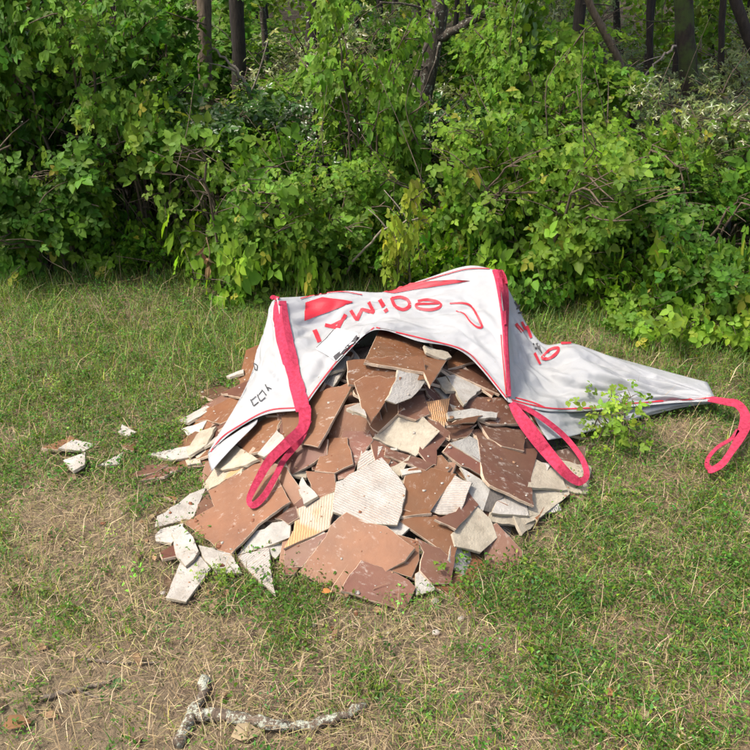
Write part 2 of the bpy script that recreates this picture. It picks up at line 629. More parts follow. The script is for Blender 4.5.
GREEN_A = (.095, .190, .018)
GREEN_B = (.125, .235, .020)
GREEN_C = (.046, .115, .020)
GREEN_D = (.16, .20, .06)
PROTO = {}


def proto(kind, variant):
    key = (kind, variant)
    if key not in PROTO:
        s = 50 + variant * 7 + len(kind)
        if kind == 'bramble':
            PROTO[key] = make_shrub(s, .45, .9, 15, 3000, .043 * (1, .8, 1.12, .72, .95)[variant % 5], GREEN_A, 'bramble', .02)
        elif kind == 'dogwood':
            PROTO[key] = make_shrub(s, .42, 1.15, 14, 3300, .036 * (1, .85, 1.1, 1.15, .9)[variant % 5], GREEN_B, 'pair', .015, (0, -.08))
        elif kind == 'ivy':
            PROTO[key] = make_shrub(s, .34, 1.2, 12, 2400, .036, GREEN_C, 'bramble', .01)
        elif kind == 'yellow':
            PROTO[key] = make_shrub(s, .22, .6, 7, 260, .042, (.27, .34, .03), 'bramble', .08)
        elif kind == 'privet':
            PROTO[key] = make_shrub(s, .5, .95, 16, 2300, .026, GREEN_D, 'small', .03)
        elif kind == 'low':
            PROTO[key] = make_shrub(s, .30, .26, 9, 280, .05, GREEN_B, 'bramble', .04)
        elif kind == 'sprig':
            PROTO[key] = make_shrub(s, .10, .20, 6, 130, .0185, (.15, .26, .03), 'bramble', 0, (0, 0))
    return PROTO[key]


MATK = {'privet': 'gloss_leaf', 'ivy': 'gloss_leaf'}


def shrub(name, label, kind, variant, px, Y, sx=1.0, sz=1.0, rz=None, group=None, cat='shrub', x=None):
    st, fo = proto(kind, variant)
    X = wx(px, Y) if x is None else x
    e = empty(name, (X, Y, float(gz(X, Y))), 0.0)
    rz = random.uniform(-.5, .5) if rz is None else rz
    e.rotation_euler = (0, 0, rz)
    e.scale = (sx, sx, sz)
    for nm, me, mt in (('stems', st, 'twig'), ('foliage', fo, MATK.get(kind, 'leaf'))):
        if not me.materials:
            me.materials.append(M[mt])
        ob = bpy.data.objects.new(nm, me)
        ob.parent = e
        COL.objects.link(ob)
    tag(e, label, cat, group)
    return e


SHRUBS = [
    # label, kind, variant, px, Y, sx, sz
    ('tall leafy green shrub filling the far left edge of the hedge', 'dogwood', 0, 15, 4.0, 1.1, 1.5),
    ('bright green opposite-leaved shrub second from left edge of the hedge', 'dogwood', 1, 95, 3.95, 1.0, 1.4),
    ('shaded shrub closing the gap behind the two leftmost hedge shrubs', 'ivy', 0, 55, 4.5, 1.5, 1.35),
    ('green shrub with spreading twigs at upper left, beside the dark trunks', 'dogwood', 2, 150, 4.3, 1.0, 1.4),
    ('low bramble mound with big jagged leaves at left foot of the hedge', 'bramble', 0, 45, 3.65, .8, 0.81),
    ('bramble at hedge foot just left of the dry brown leaf', 'bramble', 1, 140, 3.75, .85, 0.98),
    ('bramble directly behind the dry brown leaf, above the bag corner', 'bramble', 2, 232, 3.75, .9, 1.01),
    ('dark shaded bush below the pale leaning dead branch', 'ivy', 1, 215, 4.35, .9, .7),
    ('bramble spilling forward just behind the left bag corner', 'bramble', 3, 310, 3.7, .85, 0.94),
    ('tall light green shrub in front of the slim far trunks, left of fork', 'dogwood', 3, 370, 4.0, .72, 1.12),
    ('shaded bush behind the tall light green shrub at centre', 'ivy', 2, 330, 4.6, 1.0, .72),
    ('bramble behind the highest fold of the bag', 'bramble', 4, 445, 3.75, .85, 0.94),
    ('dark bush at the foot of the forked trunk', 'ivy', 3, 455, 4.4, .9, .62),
    ('bright green shrub climbing beside the ivy-covered trunk', 'dogwood', 4, 530, 4.2, .75, 1.2),
    ('bramble with yellowing leaves right of the bag peak', 'bramble', 3, 545, 3.75, .95, 0.94),
    ('broad dark green bramble right of centre below the curved bough', 'bramble', 1, 620, 3.85, 1.0, 0.88),
    ('shrub with pale glinting leaves below the mossy trunk', 'privet', 0, 690, 4.4, 1.0, .80),
    ('bramble at right hedge foot near the frame edge', 'bramble', 1, 705, 3.8, .95, 0.86),
    ('small-leaved bush at the far right edge of the picture', 'privet', 1, 762, 4.2, 1.0, .85),
    ('glinting small-leaved bush behind the curved bough', 'privet', 2, 610, 4.9, 1.1, .75),
    ('glinting small-leaved bush right of the forked trunk', 'privet', 0, 480, 5.1, 1.1, .8),
    ('green bush just outside the left edge, closing the hedge', 'bramble', 3, -60, 3.9, 1.1, 1.43),
    ('green bush just outside the right edge, closing the hedge', 'bramble', 4, 825, 4.0, 1.1, 1.17),
]
for i, (lab, kd, va, px, Y, sx, sz) in enumerate(SHRUBS):
    Y += .16 + (.16 if 420 < px < 640 else 0) - .30 * px / 750 * (1.0 if Y < 4.2 else .4) + random.uniform(-.12, .12)
    shrub('bramble_bush' if kd == 'bramble' else 'hedge_shrub', lab, kd, va, px, Y, sx * random.uniform(.92, 1.08), sz * random.uniform(.85, 1.15), rz=random.uniform(-.9, .9), group='shrubs of the hedge')
shrub('yellowing_vine', 'yellow-green vine hanging in front of the central brambles', 'yellow', 0, 408, 3.38, .5, 1.15, cat='vine')
shrub('yellowing_shrub', 'yellow-green sunlit sapling right of the ivy-covered trunk', 'yellow', 1, 562, 4.5, 1.0, 1.5, cat='sapling')
shrub('yellowing_shrub', 'small yellow-green bramble shoot in the dark hedge foot right of the bag peak', 'yellow', 2, 572, 3.62, .7, .7, cat='bramble shoot')
for lab, px, py, s in (('jagged-leaved vine trailing onto grass at the left edge', 25, 262, 1.0),
                       ('low green seedling clump in grass right of the bag', 640, 320, .55),
                       ('leafy green vine in grass near the right edge', 712, 330, .8),
                       ('low jagged leaves in the grass left of the hedge foot', 100, 262, .7),
                       ('low leaves at hedge foot behind the left bag corner', 268, 285, .6)):
    g = ground_at(px, py)
    shrub('trailing_vine', lab, 'low', 0 if s > .7 else 1, px, float(g[1]), s, s, x=float(g[0]), cat='vine')
for i in range(26):
    px = -40 + 830 * (i + random.random()) / 26
    Y = 3.95 - .62 * px / 750 + random.uniform(-.12, .22)
    if 250 < px < 560:
        Y = max(Y, 3.25)
    where = 'at the far left' if px < 150 else 'left of the bag' if px < 260 else 'behind the bag' if px < 520 else 'behind the flat bag flap' if px < 680 else 'at the far right'
    shrub('foot_weed', 'low leafy weed at the hedge foot, ' + where, 'low', i % 3, px, Y, random.uniform(.45, .95), random.uniform(.6, 1.5), rz=random.uniform(-3, 3), group='weeds at the hedge foot', cat='weed')
g = ground_at(612, 447)
shrub('green_sprig', 'bright green sprig growing in front of the bag flap at right', 'sprig', 0, 0, float(g[1]), 1.15, 1.05, x=float(g[0]), cat='sprig')
g = ground_at(445, 560)
shrub('green_sprig', 'small green sprig against the tiles at front right of heap', 'sprig', 1, 0, float(g[1]) - .02, .6, .4, x=float(g[0]), cat='sprig')
g = ground_at(215, 590)
shrub('green_sprig', 'small green sprig over the pale shards at front left', 'sprig', 2, 0, float(g[1]) + .02, .35, .3, x=float(g[0]), cat='sprig')

for i in range(44):                                  # undergrowth deep in the wood
    px = -60 + 870 * ((i * .618) % 1.0)
    Y = random.uniform(4.9, 8.2)
    kd = random.choice(['privet', 'ivy', 'privet', 'dogwood', 'dogwood'])
    hs = random.uniform(.7, 1.15)
    if 205 < px < 330 or 385 < px < 480 or 570 < px < 760:
        hs *= .62
    if px > 560:
        kd = 'privet'
        hs *= .85
    where = 'far left' if px < 160 else 'left of centre' if px < 330 else 'centre' if px < 480 else 'right of centre' if px < 620 else 'far right'
    shrub('undergrowth_bush', 'dim %s undergrowth bush in the wood behind the hedge, %s' % ({'privet': 'small-leaved', 'ivy': 'dark-leaved', 'dogwood': 'light green'}[kd], where), kd, random.randint(0, 2), px, Y, random.uniform(.8, 1.4), hs,
          rz=random.uniform(-.6, .6), group='undergrowth deep in the wood')

# ------------------------------------------------------------------ trees
def crown_mesh(seed, rx, rz_, n, leaf=.10, col=(.075, .15, .025)):
    r = np.random.default_rng(seed)
    F = Bag()
    k = 60
    c = norm(r.normal(0, 1, (k, 3))) * (r.random((k, 1)) ** .45) * [rx, rx, rz_]
    idx = r.integers(0, k, n)
    P = c[idx] + r.normal(0, 1, (n, 3)) * [rx * .17, rx * .17, rz_ * .13]
    ax = norm(r.normal(0, 1, (n, 3)) * [1, 1, .4])
    nr = norm(r.normal(0, .5, (n, 3)) + [0, 0, .8])
    sz = leaf * np.exp(r.normal(0, .2, n))
    leaves(F, P, ax, nr, sz, sz * .65, vary(col, n, r))
    return F.mesh('crown')


CROWNS = [crown_mesh(900 + i, 1.9, 1.5, 1700) for i in range(3)]
for c_ in CROWNS:
    c_.materials.append(M['leaf'])


def tree(label, path, r0, r1, mat, Y0, top=6.5, crown=None, branches=(), twigs=0, cs=1.0, name='tree', group=None, seed=0):
    """path: list of (px, py, Y) seen in the picture; the trunk goes on to its crown above the frame"""
    r = np.random.default_rng(seed + 77)
    pts = [at(*p) for p in path]
    base = pts[0].copy()
    base[2] = float(gz(base[0], base[1])) - .05
    d = norm((pts[-1] - pts[0])[None])[0]
    run = pts[0][2] - base[2]
    base[:2] -= d[:2] / max(d[2], .5) * run * .8
    upd = norm((d * .5 + np.array([0, 0, 1.0]))[None])[0]
    last = pts[-1]
    ctrl = [base] + ([p for p in pts] if pts[0][2] > base[2] + .15 else pts[1:]) + [last + upd * (top - last[2]) * .5 + r.normal(0, .08, 3), last + upd * (top - last[2])]
    n = 46
    C_ = np.array(ctrl)
    cum = np.concatenate([[0], np.cumsum(np.linalg.norm(np.diff(C_, axis=0), axis=1))])
    uu = np.linspace(0, 1, n) ** 1.7 * cum[-1]
    P = np.stack([np.interp(uu, cum, C_[:, k]) for k in range(3)], -1)
    for _ in range(5):
        P[1:-1] = (P[:-2] + 2 * P[1:-1] + P[2:]) / 4
    P[1:-1] += r.normal(0, r0 * .05, (n - 2, 3))
    B_ = Bag()
    r0, r1 = r0 * .82, r1 * .82
    V, T = tube(P, r0 * 1.12 + (r1 - r0 * 1.12) * np.linspace(0, 1, n) ** 1.7, 9, .05, r)
    B_.add(V, T)
    for pth, ra, rb in branches:
        bp = spline([at(*p) for p in pth], 10)
        bp[1:-1] += r.normal(0, ra * .2, (8, 3))
        V, T = tube(bp, np.linspace(ra, rb, 10), 6, .06, r)
        B_.add(V, T)
    for _ in range(twigs):
        i = r.integers(2, n // 2)
        q0 = P[i].copy()
        q2 = q0 + norm(r.normal(0, 1, (1, 3)) * [1, 1, .5])[0] * r.uniform(.15, .55)
        tw = spline([q0, (q0 + q2) / 2 + r.normal(0, .05, 3), q2], 6)
        V, T = tube(tw, np.linspace(.006, .0015, 6), 4)
        B_.add(V, T)
    # limbs reaching into the crown
    for _ in range(4 if crown is not None else 0):
        i = r.integers(n // 2 + 3, n - 2)
        q0 = P[i]
        a = r.uniform(0, 6.28)
        q2 = q0 + np.array([math.cos(a), math.sin(a), .7]) * r.uniform(.7, 1.3)
        V, T = tube(spline([q0, (q0 + q2) / 2 + [0, 0, -.1], q2], 6), np.linspace(r1 * .9, r1 * .3, 6), 5)
        B_.add(V, T)
    e = empty(name, tuple(base))
    me = B_.mesh('trunk', True)
    me.transform(Matrix.Translation(-Vector(base)))
    link('trunk', me, M[mat], e)
    if crown is not None:
        c = bpy.data.objects.new('crown', CROWNS[crown])
        COL.objects.link(c)
        c.parent = e
        c.location = Vector(P[-1]) - Vector(base) + Vector((0, 0, .2))
        c.rotation_euler = (0, 0, r.uniform(0, 6.28))
        c.scale = (cs, cs, cs * .9)
    tag(e, label, 'tree', group)
    return e


tree('dark leaning forked trunk with lichen at top centre', [(417, 128, 4.75), (424, 90, 4.75), (434, 45, 4.78), (440, 5, 4.8)], .062, .035, 'lichen_bark', 4.75, crown=0, cs=1.05, seed=1, twigs=6,
     branches=[([(437, 38, 4.76), (458, 28, 4.7), (480, 16, 4.68), (512, -8, 4.66)], .028, .014),
               ([(438, 15, 4.76), (412, 5, 4.7), (380, 2, 4.65)], .009, .004),
               ([(412, 108, 4.68), (418, 70, 4.68), (432, 30, 4.7), (436, 10, 4.74)], .016, .007),
               ([(440, 42, 4.7), (432, 70, 4.66), (415, 110, 4.66)], .008, .003)])
tree('mossy trunk standing at upper right', [(697, 122, 5.6), (690, 80, 5.6), (683, 30, 5.6), (680, 0, 5.6)], .07, .04, 'moss_bark', 5.6, crown=1, seed=2, twigs=8)
tree('slim bough curving left as it rises, right of centre', [(634, 150, 4.9), (633, 100, 4.9), (622, 60, 4.9), (602, 28, 4.9), (578, -6, 4.9)], .026, .016, 'twig', 4.9, top=4.5, crown=2, cs=.7, seed=3, twigs=5)
tree('brown straight trunk left of the curved bough', [(572, 140, 5.4), (576, 70, 5.4), (580, 0, 5.4)], .045, .03, 'bark', 5.4, crown=0, seed=4, twigs=6)
ivt = tree('trunk wrapped in ivy at top, right of the forked trunk', [(515, 150, 4.6), (516, 60, 4.6), (518, 0, 4.6)], .06, .04, 'bark', 4.6, crown=1, seed=5)
tree('dark straight trunk at upper left of centre', [(310, 130, 5.6), (313, 60, 5.6), (314, 0, 5.6)], .055, .04, 'bark', 5.6, crown=2, seed=6, twigs=8)
tree('dark trunk beside the pale leaning dead branch', [(240, 140, 5.7), (239, 60, 5.7), (237, 0, 5.7)], .055, .04, 'bark', 5.7, crown=0, seed=7, twigs=8)
tree('reddish-brown trunk behind the left shrubs', [(207, 130, 5.2), (206, 70, 5.2), (203, 0, 5.2)], .05, .035, 'twig', 5.2, crown=1, seed=8, twigs=6)
tree('thin black trunk against the bright far leaves', [(338, 110, 7.0), (337, 50, 7.0), (334, 0, 7.0)], .03, .02, 'bark', 7.0, crown=2, seed=9)
tree('dark trunk at the upper left behind the leafy shrubs', [(120, 100, 5.4), (118, 50, 5.4), (112, 0, 5.4)], .05, .035, 'bark', 5.4, crown=2, seed=10, twigs=4)
tree('thin trunk near the right edge, right of the mossy trunk', [(722, 110, 6.2), (721, 50, 6.2), (722, 0, 6.2)], .026, .018, 'bark', 6.2, crown=0, seed=11)
tree('dark leaning trunk at the top right corner', [(770, 90, 5.6), (752, 40, 5.6), (728, 0, 5.6)], .04, .03, 'bark', 5.6, crown=1, seed=12)
tree('thin dark trunk left of the mossy trunk', [(652, 100, 7.2), (650, 50, 7.2), (648, 0, 7.2)], .03, .02, 'bark', 7.2, crown=2, seed=13)
tree('thin trunk between the dark trunks at upper left', [(272, 130, 6.6), (266, 60, 6.6), (262, 0, 6.6)], .028, .02, 'lichen_bark', 6.6, crown=1, seed=14, twigs=6)
tree('slim black trunk left of the forked trunk', [(392, 60, 6.6), (394, 30, 6.6), (396, 0, 6.6)], .03, .02, 'bark', 6.6, crown=0, seed=15)
for i in range(30):
    px = (i + random.random()) / 30 * 860 - 55
    Y = random.uniform(7.2, 11)
    ln = random.uniform(-12, 12)
    where = 'upper left' if px < 220 else 'top centre' if px < 500 else 'upper right'
    tree('slender far trunk deep in the wood, ' + where, [(px, 90, Y), (px + ln * .5, 45, Y), (px + ln, 0, Y)], random.uniform(.018, .045), .015, 'bark', Y, crown=(i % 3 if i % 3 == 0 else None), seed=30 + i, name='far_tree', group='slender far trunks')

# ivy on its trunk
r = np.random.default_rng(5)
F = Bag()
n = 1500
zt = r.uniform(.25, 1.9, n)
an = r.uniform(0, 6.28, n)
rad = .065 + np.abs(r.normal(0, .05, n))
b0 = at(515, 150, 4.6); b1 = at(518, 0, 4.6)
tt = (zt - b0[2]) / (b1[2] - b0[2])
cx = b0[0] + (b1[0] - b0[0]) * tt
P = np.stack([cx + np.cos(an) * rad, 4.6 + np.sin(an) * rad, zt], -1) - np.array(ivt.location)
o_ = np.stack([np.cos(an), np.sin(an), np.full(n, .5)], -1)
leaves(F, P, np.stack([r.normal(0, .5, n), r.normal(0, .5, n), -np.ones(n)], -1), norm(o_ + r.normal(0, .3, (n, 3))), .055, .046, vary(GREEN_A, n, r))
link('ivy_leaves', F.mesh('ivy_leaves'), M['gloss_leaf'], ivt)

# far wood, a mass of sunlit leaves
r = np.random.default_rng(11)
F = Bag()
n = 150000
P = np.stack([r.uniform(-11, 11, n), 8.6 + 9 * r.random(n) ** 1.3, np.where(r.random(n) < .75, r.uniform(0, 1.1, n), r.uniform(0, 3.2, n))], -1)
cl = .6 * vnoise(P[:, 0] + P[:, 1] * .3, P[:, 2] * 1.6 + P[:, 1], 1.1, 5) + .4 * vnoise(P[:, 0] * 1.2, P[:, 2] * 2 + P[:, 1], 3.3, 6)
keep = cl > .52
P = P[keep]; n = len(P)
P[:, 2] += gz(P[:, 0], P[:, 1])
leaves(F, P, r.normal(0, 1, (n, 3)), norm(r.normal(0, .5, (n, 3)) + [0, -.3, .7]), .085, .055, vary((.19, .27, .03), n, r, .35))
tag(link('far_wood', F.mesh('far_wood'), M['leaf']), 'mass of sunlit yellow-green leaves far behind the trunks', 'wood', kind='stuff')

# ------------------------------------------------------------------ the heap of broken tiles
HX, HY, HH = .03, 2.42, .37


def heap_h(x, y):
    dy = y - HY
    r_ = np.sqrt(((x - HX) / .70) ** 2 + (dy / np.where(dy < 0, .86, .62)) ** 2)
    return HH * (1 - np.clip(r_, 0, 1) ** 1.15) + (vnoise(x, y, 6, 3) - .5) * .05 * (r_ < .95)


X0, X1, Y0, Y1 = 20, 640, 300, 640
gx, gy = np.meshgrid(np.arange(X0, X1), np.arange(Y0, Y1))
DIR = raydir(gx, gy)
ZB = (CAM_H - 0.012) / -DIR[..., 2]            # ground
t0 = np.full(ZB.shape, 1.2)
hit = np.zeros(ZB.shape, bool)
for st in np.arange(1.2, 3.6, .012):
    p = CAMP + DIR * st
    new = (~hit) & (p[..., 2] < heap_h(p[..., 0], p[..., 1])) & (st < ZB)
    t0[new] = st
    hit |= new
ZB = np.where(hit, t0, ZB)
ZB0 = ZB.copy()
THK = .0095


def inside(poly, qx, qy):
    c = np.zeros(qx.shape, bool)
    n = len(poly)
    for i in range(n):
        xi, yi = poly[i]; xj, yj = poly[i - 1]
        if yi == yj:
            continue
        c ^= ((yi > qy) != (yj > qy)) & (qx < (xj - xi) * (qy - yi) / (yj - yi) + xi)
    return c


MIDX = {'T': 'tT', 'D': 'tD', 'P': 'tP', 'W': 'tW', 'B': 'tB', 'G': 'tG', 'R': 'tR', 'V': 'tV', 'S': 'soot'}
PILE_V, PILE_F = [], []                         # everything solid in the heap, for draping
trng = np.random.default_rng(21)


def shard_object(name, P3, nrm, face, thick=THK):
    """P3: world polygon of the visible face; nrm: its unit normal"""
    c = P3.mean(0)
    e1 = norm((P3[1] - P3[0])[None])[0]
    e1 = norm((e1 - nrm * np.dot(e1, nrm))[None])[0]
    e2 = np.cross(nrm, e1)
    q = np.stack([(P3 - c) @ e1, (P3 - c) @ e2], -1)
    area = .5 * np.sum(q[:, 0] * np.roll(q[:, 1], -1) - np.roll(q[:, 0], -1) * q[:, 1])
    if area < 0:
        q = q[::-1]
    pts = []
    for i in range(len(q)):
        a, b_ = q[i], q[(i + 1) % len(q)]
        d = b_ - a
        L = np.linalg.norm(d)
        nseg = int(np.clip(L / .022, 1, 9))
        nv = np.array([d[1], -d[0]]) / max(L, 1e-6)
        rough = trng.choice([.0005, .0016, .0028])
        for k in range(nseg):
            pts.append(a + d * k / nseg + (nv * trng.normal(0, rough) if k else trng.normal(0, .0008, 2)))
    pts = np.array(pts)
    n = len(pts)
    cen = pts.mean(0)
    inn = pts + (cen - pts) / np.maximum(np.linalg.norm(cen - pts, axis=1, keepdims=True), 1e-6) * .0012
    low = pts + trng.normal(0, .0012, pts.shape)
    V = [(x, y, 0) for x, y in inn] + [(x, y, -.0012) for x, y in pts] + [(x, y, -thick) for x, y in low]
    F = [list(range(n)), list(range(3 * n - 1, 2 * n - 1, -1))]
    mi = [0, 2]
    for i in range(n):
        j = (i + 1) % n
        F.append([i, i + n, j + n, j]); mi.append(1)
        F.append([i + n, i + 2 * n, j + 2 * n, j + n]); mi.append(1)
    me = bpy.data.meshes.new(name)
    me.from_pydata(V, [], F)
    back = 'tV' if face in 'TDP' else 'tT'
    edge = 'bisque' if face in 'TDPR' else ('tB' if face != 'S' else 'soot')
    for m_ in (MIDX[face], edge, back):
        me.materials.append(M[m_])
    me.polygons.foreach_set('material_index', mi)
    me.update()
    ob = bpy.data.objects.new(name, me)
    Mx = Matrix(((e1[0], e2[0], nrm[0], c[0]), (e1[1], e2[1], nrm[1], c[1]), (e1[2], e2[2], nrm[2], c[2]), (0, 0, 0, 1)))
    ob.matrix_world = Mx
    COL.objects.link(ob)
    base = len(PILE_V)
    W = np.array(V) @ np.array([e1, e2, nrm]) + c
    PILE_V.extend(map(tuple, W))
    PILE_F.extend([[k + base for k in f] for f in F])
    return ob


def place(label, face, poly, jit=9.0, thick=THK, lift=0.0, pct=86, name='tile_shard'):
    global ZB
    poly = np.array(poly, float)
    msk = inside(poly, gx + .01, gy + .01)
    if msk.sum() < 8:
        cxp = poly.mean(0)
        msk = (np.hypot(gx - cxp[0], gy - cxp[1]) < 3)
    d = DIR[msk]
    pts = CAMP + d * ZB[msk][:, None]
    c = pts.mean(0)
    u, s, vt = np.linalg.svd(pts - c, full_matrices=False)
    nrm = vt[2]
    view = norm((CAMP - c)[None])[0]
    if np.dot(nrm, view) < 0:
        nrm = -nrm
    p0 = CAMP + d * ZB0[msk][:, None]
    hn = np.linalg.svd(p0 - p0.mean(0), full_matrices=False)[2][2]
    if np.dot(hn, view) < 0:
        hn = -hn
    if hn[2] < .5:
        hn = norm((hn + np.array([0, -.2, .8]))[None])[0]
    nrm = norm((.3 * nrm + .7 * hn)[None])[0]
    nrm = norm((nrm + trng.normal(0, math.radians(jit), 3))[None])[0]
    # keep the slope believable: never steeper than about 60 degrees, and always turned to be seen
    for _ in range(12):
        if nrm[2] > .5 and np.dot(nrm, view) > .30:
            break
        nrm = norm((nrm + .15 * np.array([0, -.3, 1.0]) + .1 * view)[None])[0]
    off = (pts - c) @ nrm
    c = c + nrm * (np.percentile(off, pct) + thick + lift + .001)
    dd = raydir(poly[:, 0], poly[:, 1])
    t = ((c - CAMP) @ nrm) / (dd @ nrm)
    P3 = CAMP + dd * t[:, None]
    tz = ((c - CAMP) @ nrm) / (DIR @ nrm)
    ZB = np.where(msk & (tz < ZB), tz, ZB)
    ob = shard_object(name, P3, nrm, face, thick)
    if label:
        tag(ob, label, 'tile shard', 'broken tile shards')
    return ob


# dusty crumbs under the shards
mu, mv = np.meshgrid(np.linspace(-.72, .74, 70), np.linspace(1.5, 3.1, 70))
mz = heap_h(mu, mv) - .055 + trng.normal(0, .006, mu.shape)
i = (np.arange(69)[:, None] * 70 + np.arange(69)[None]).ravel()
Tm = np.concatenate([np.stack([i, i + 1, i + 71], -1), np.stack([i, i + 71, i + 70], -1)])
tag(link('tile_dust', tri_mesh('tile_dust', np.stack([mu, mv, mz], -1), Tm), M['dust']), 'brown crumbs and dust packed under the broken tiles', 'rubble', kind='stuff')

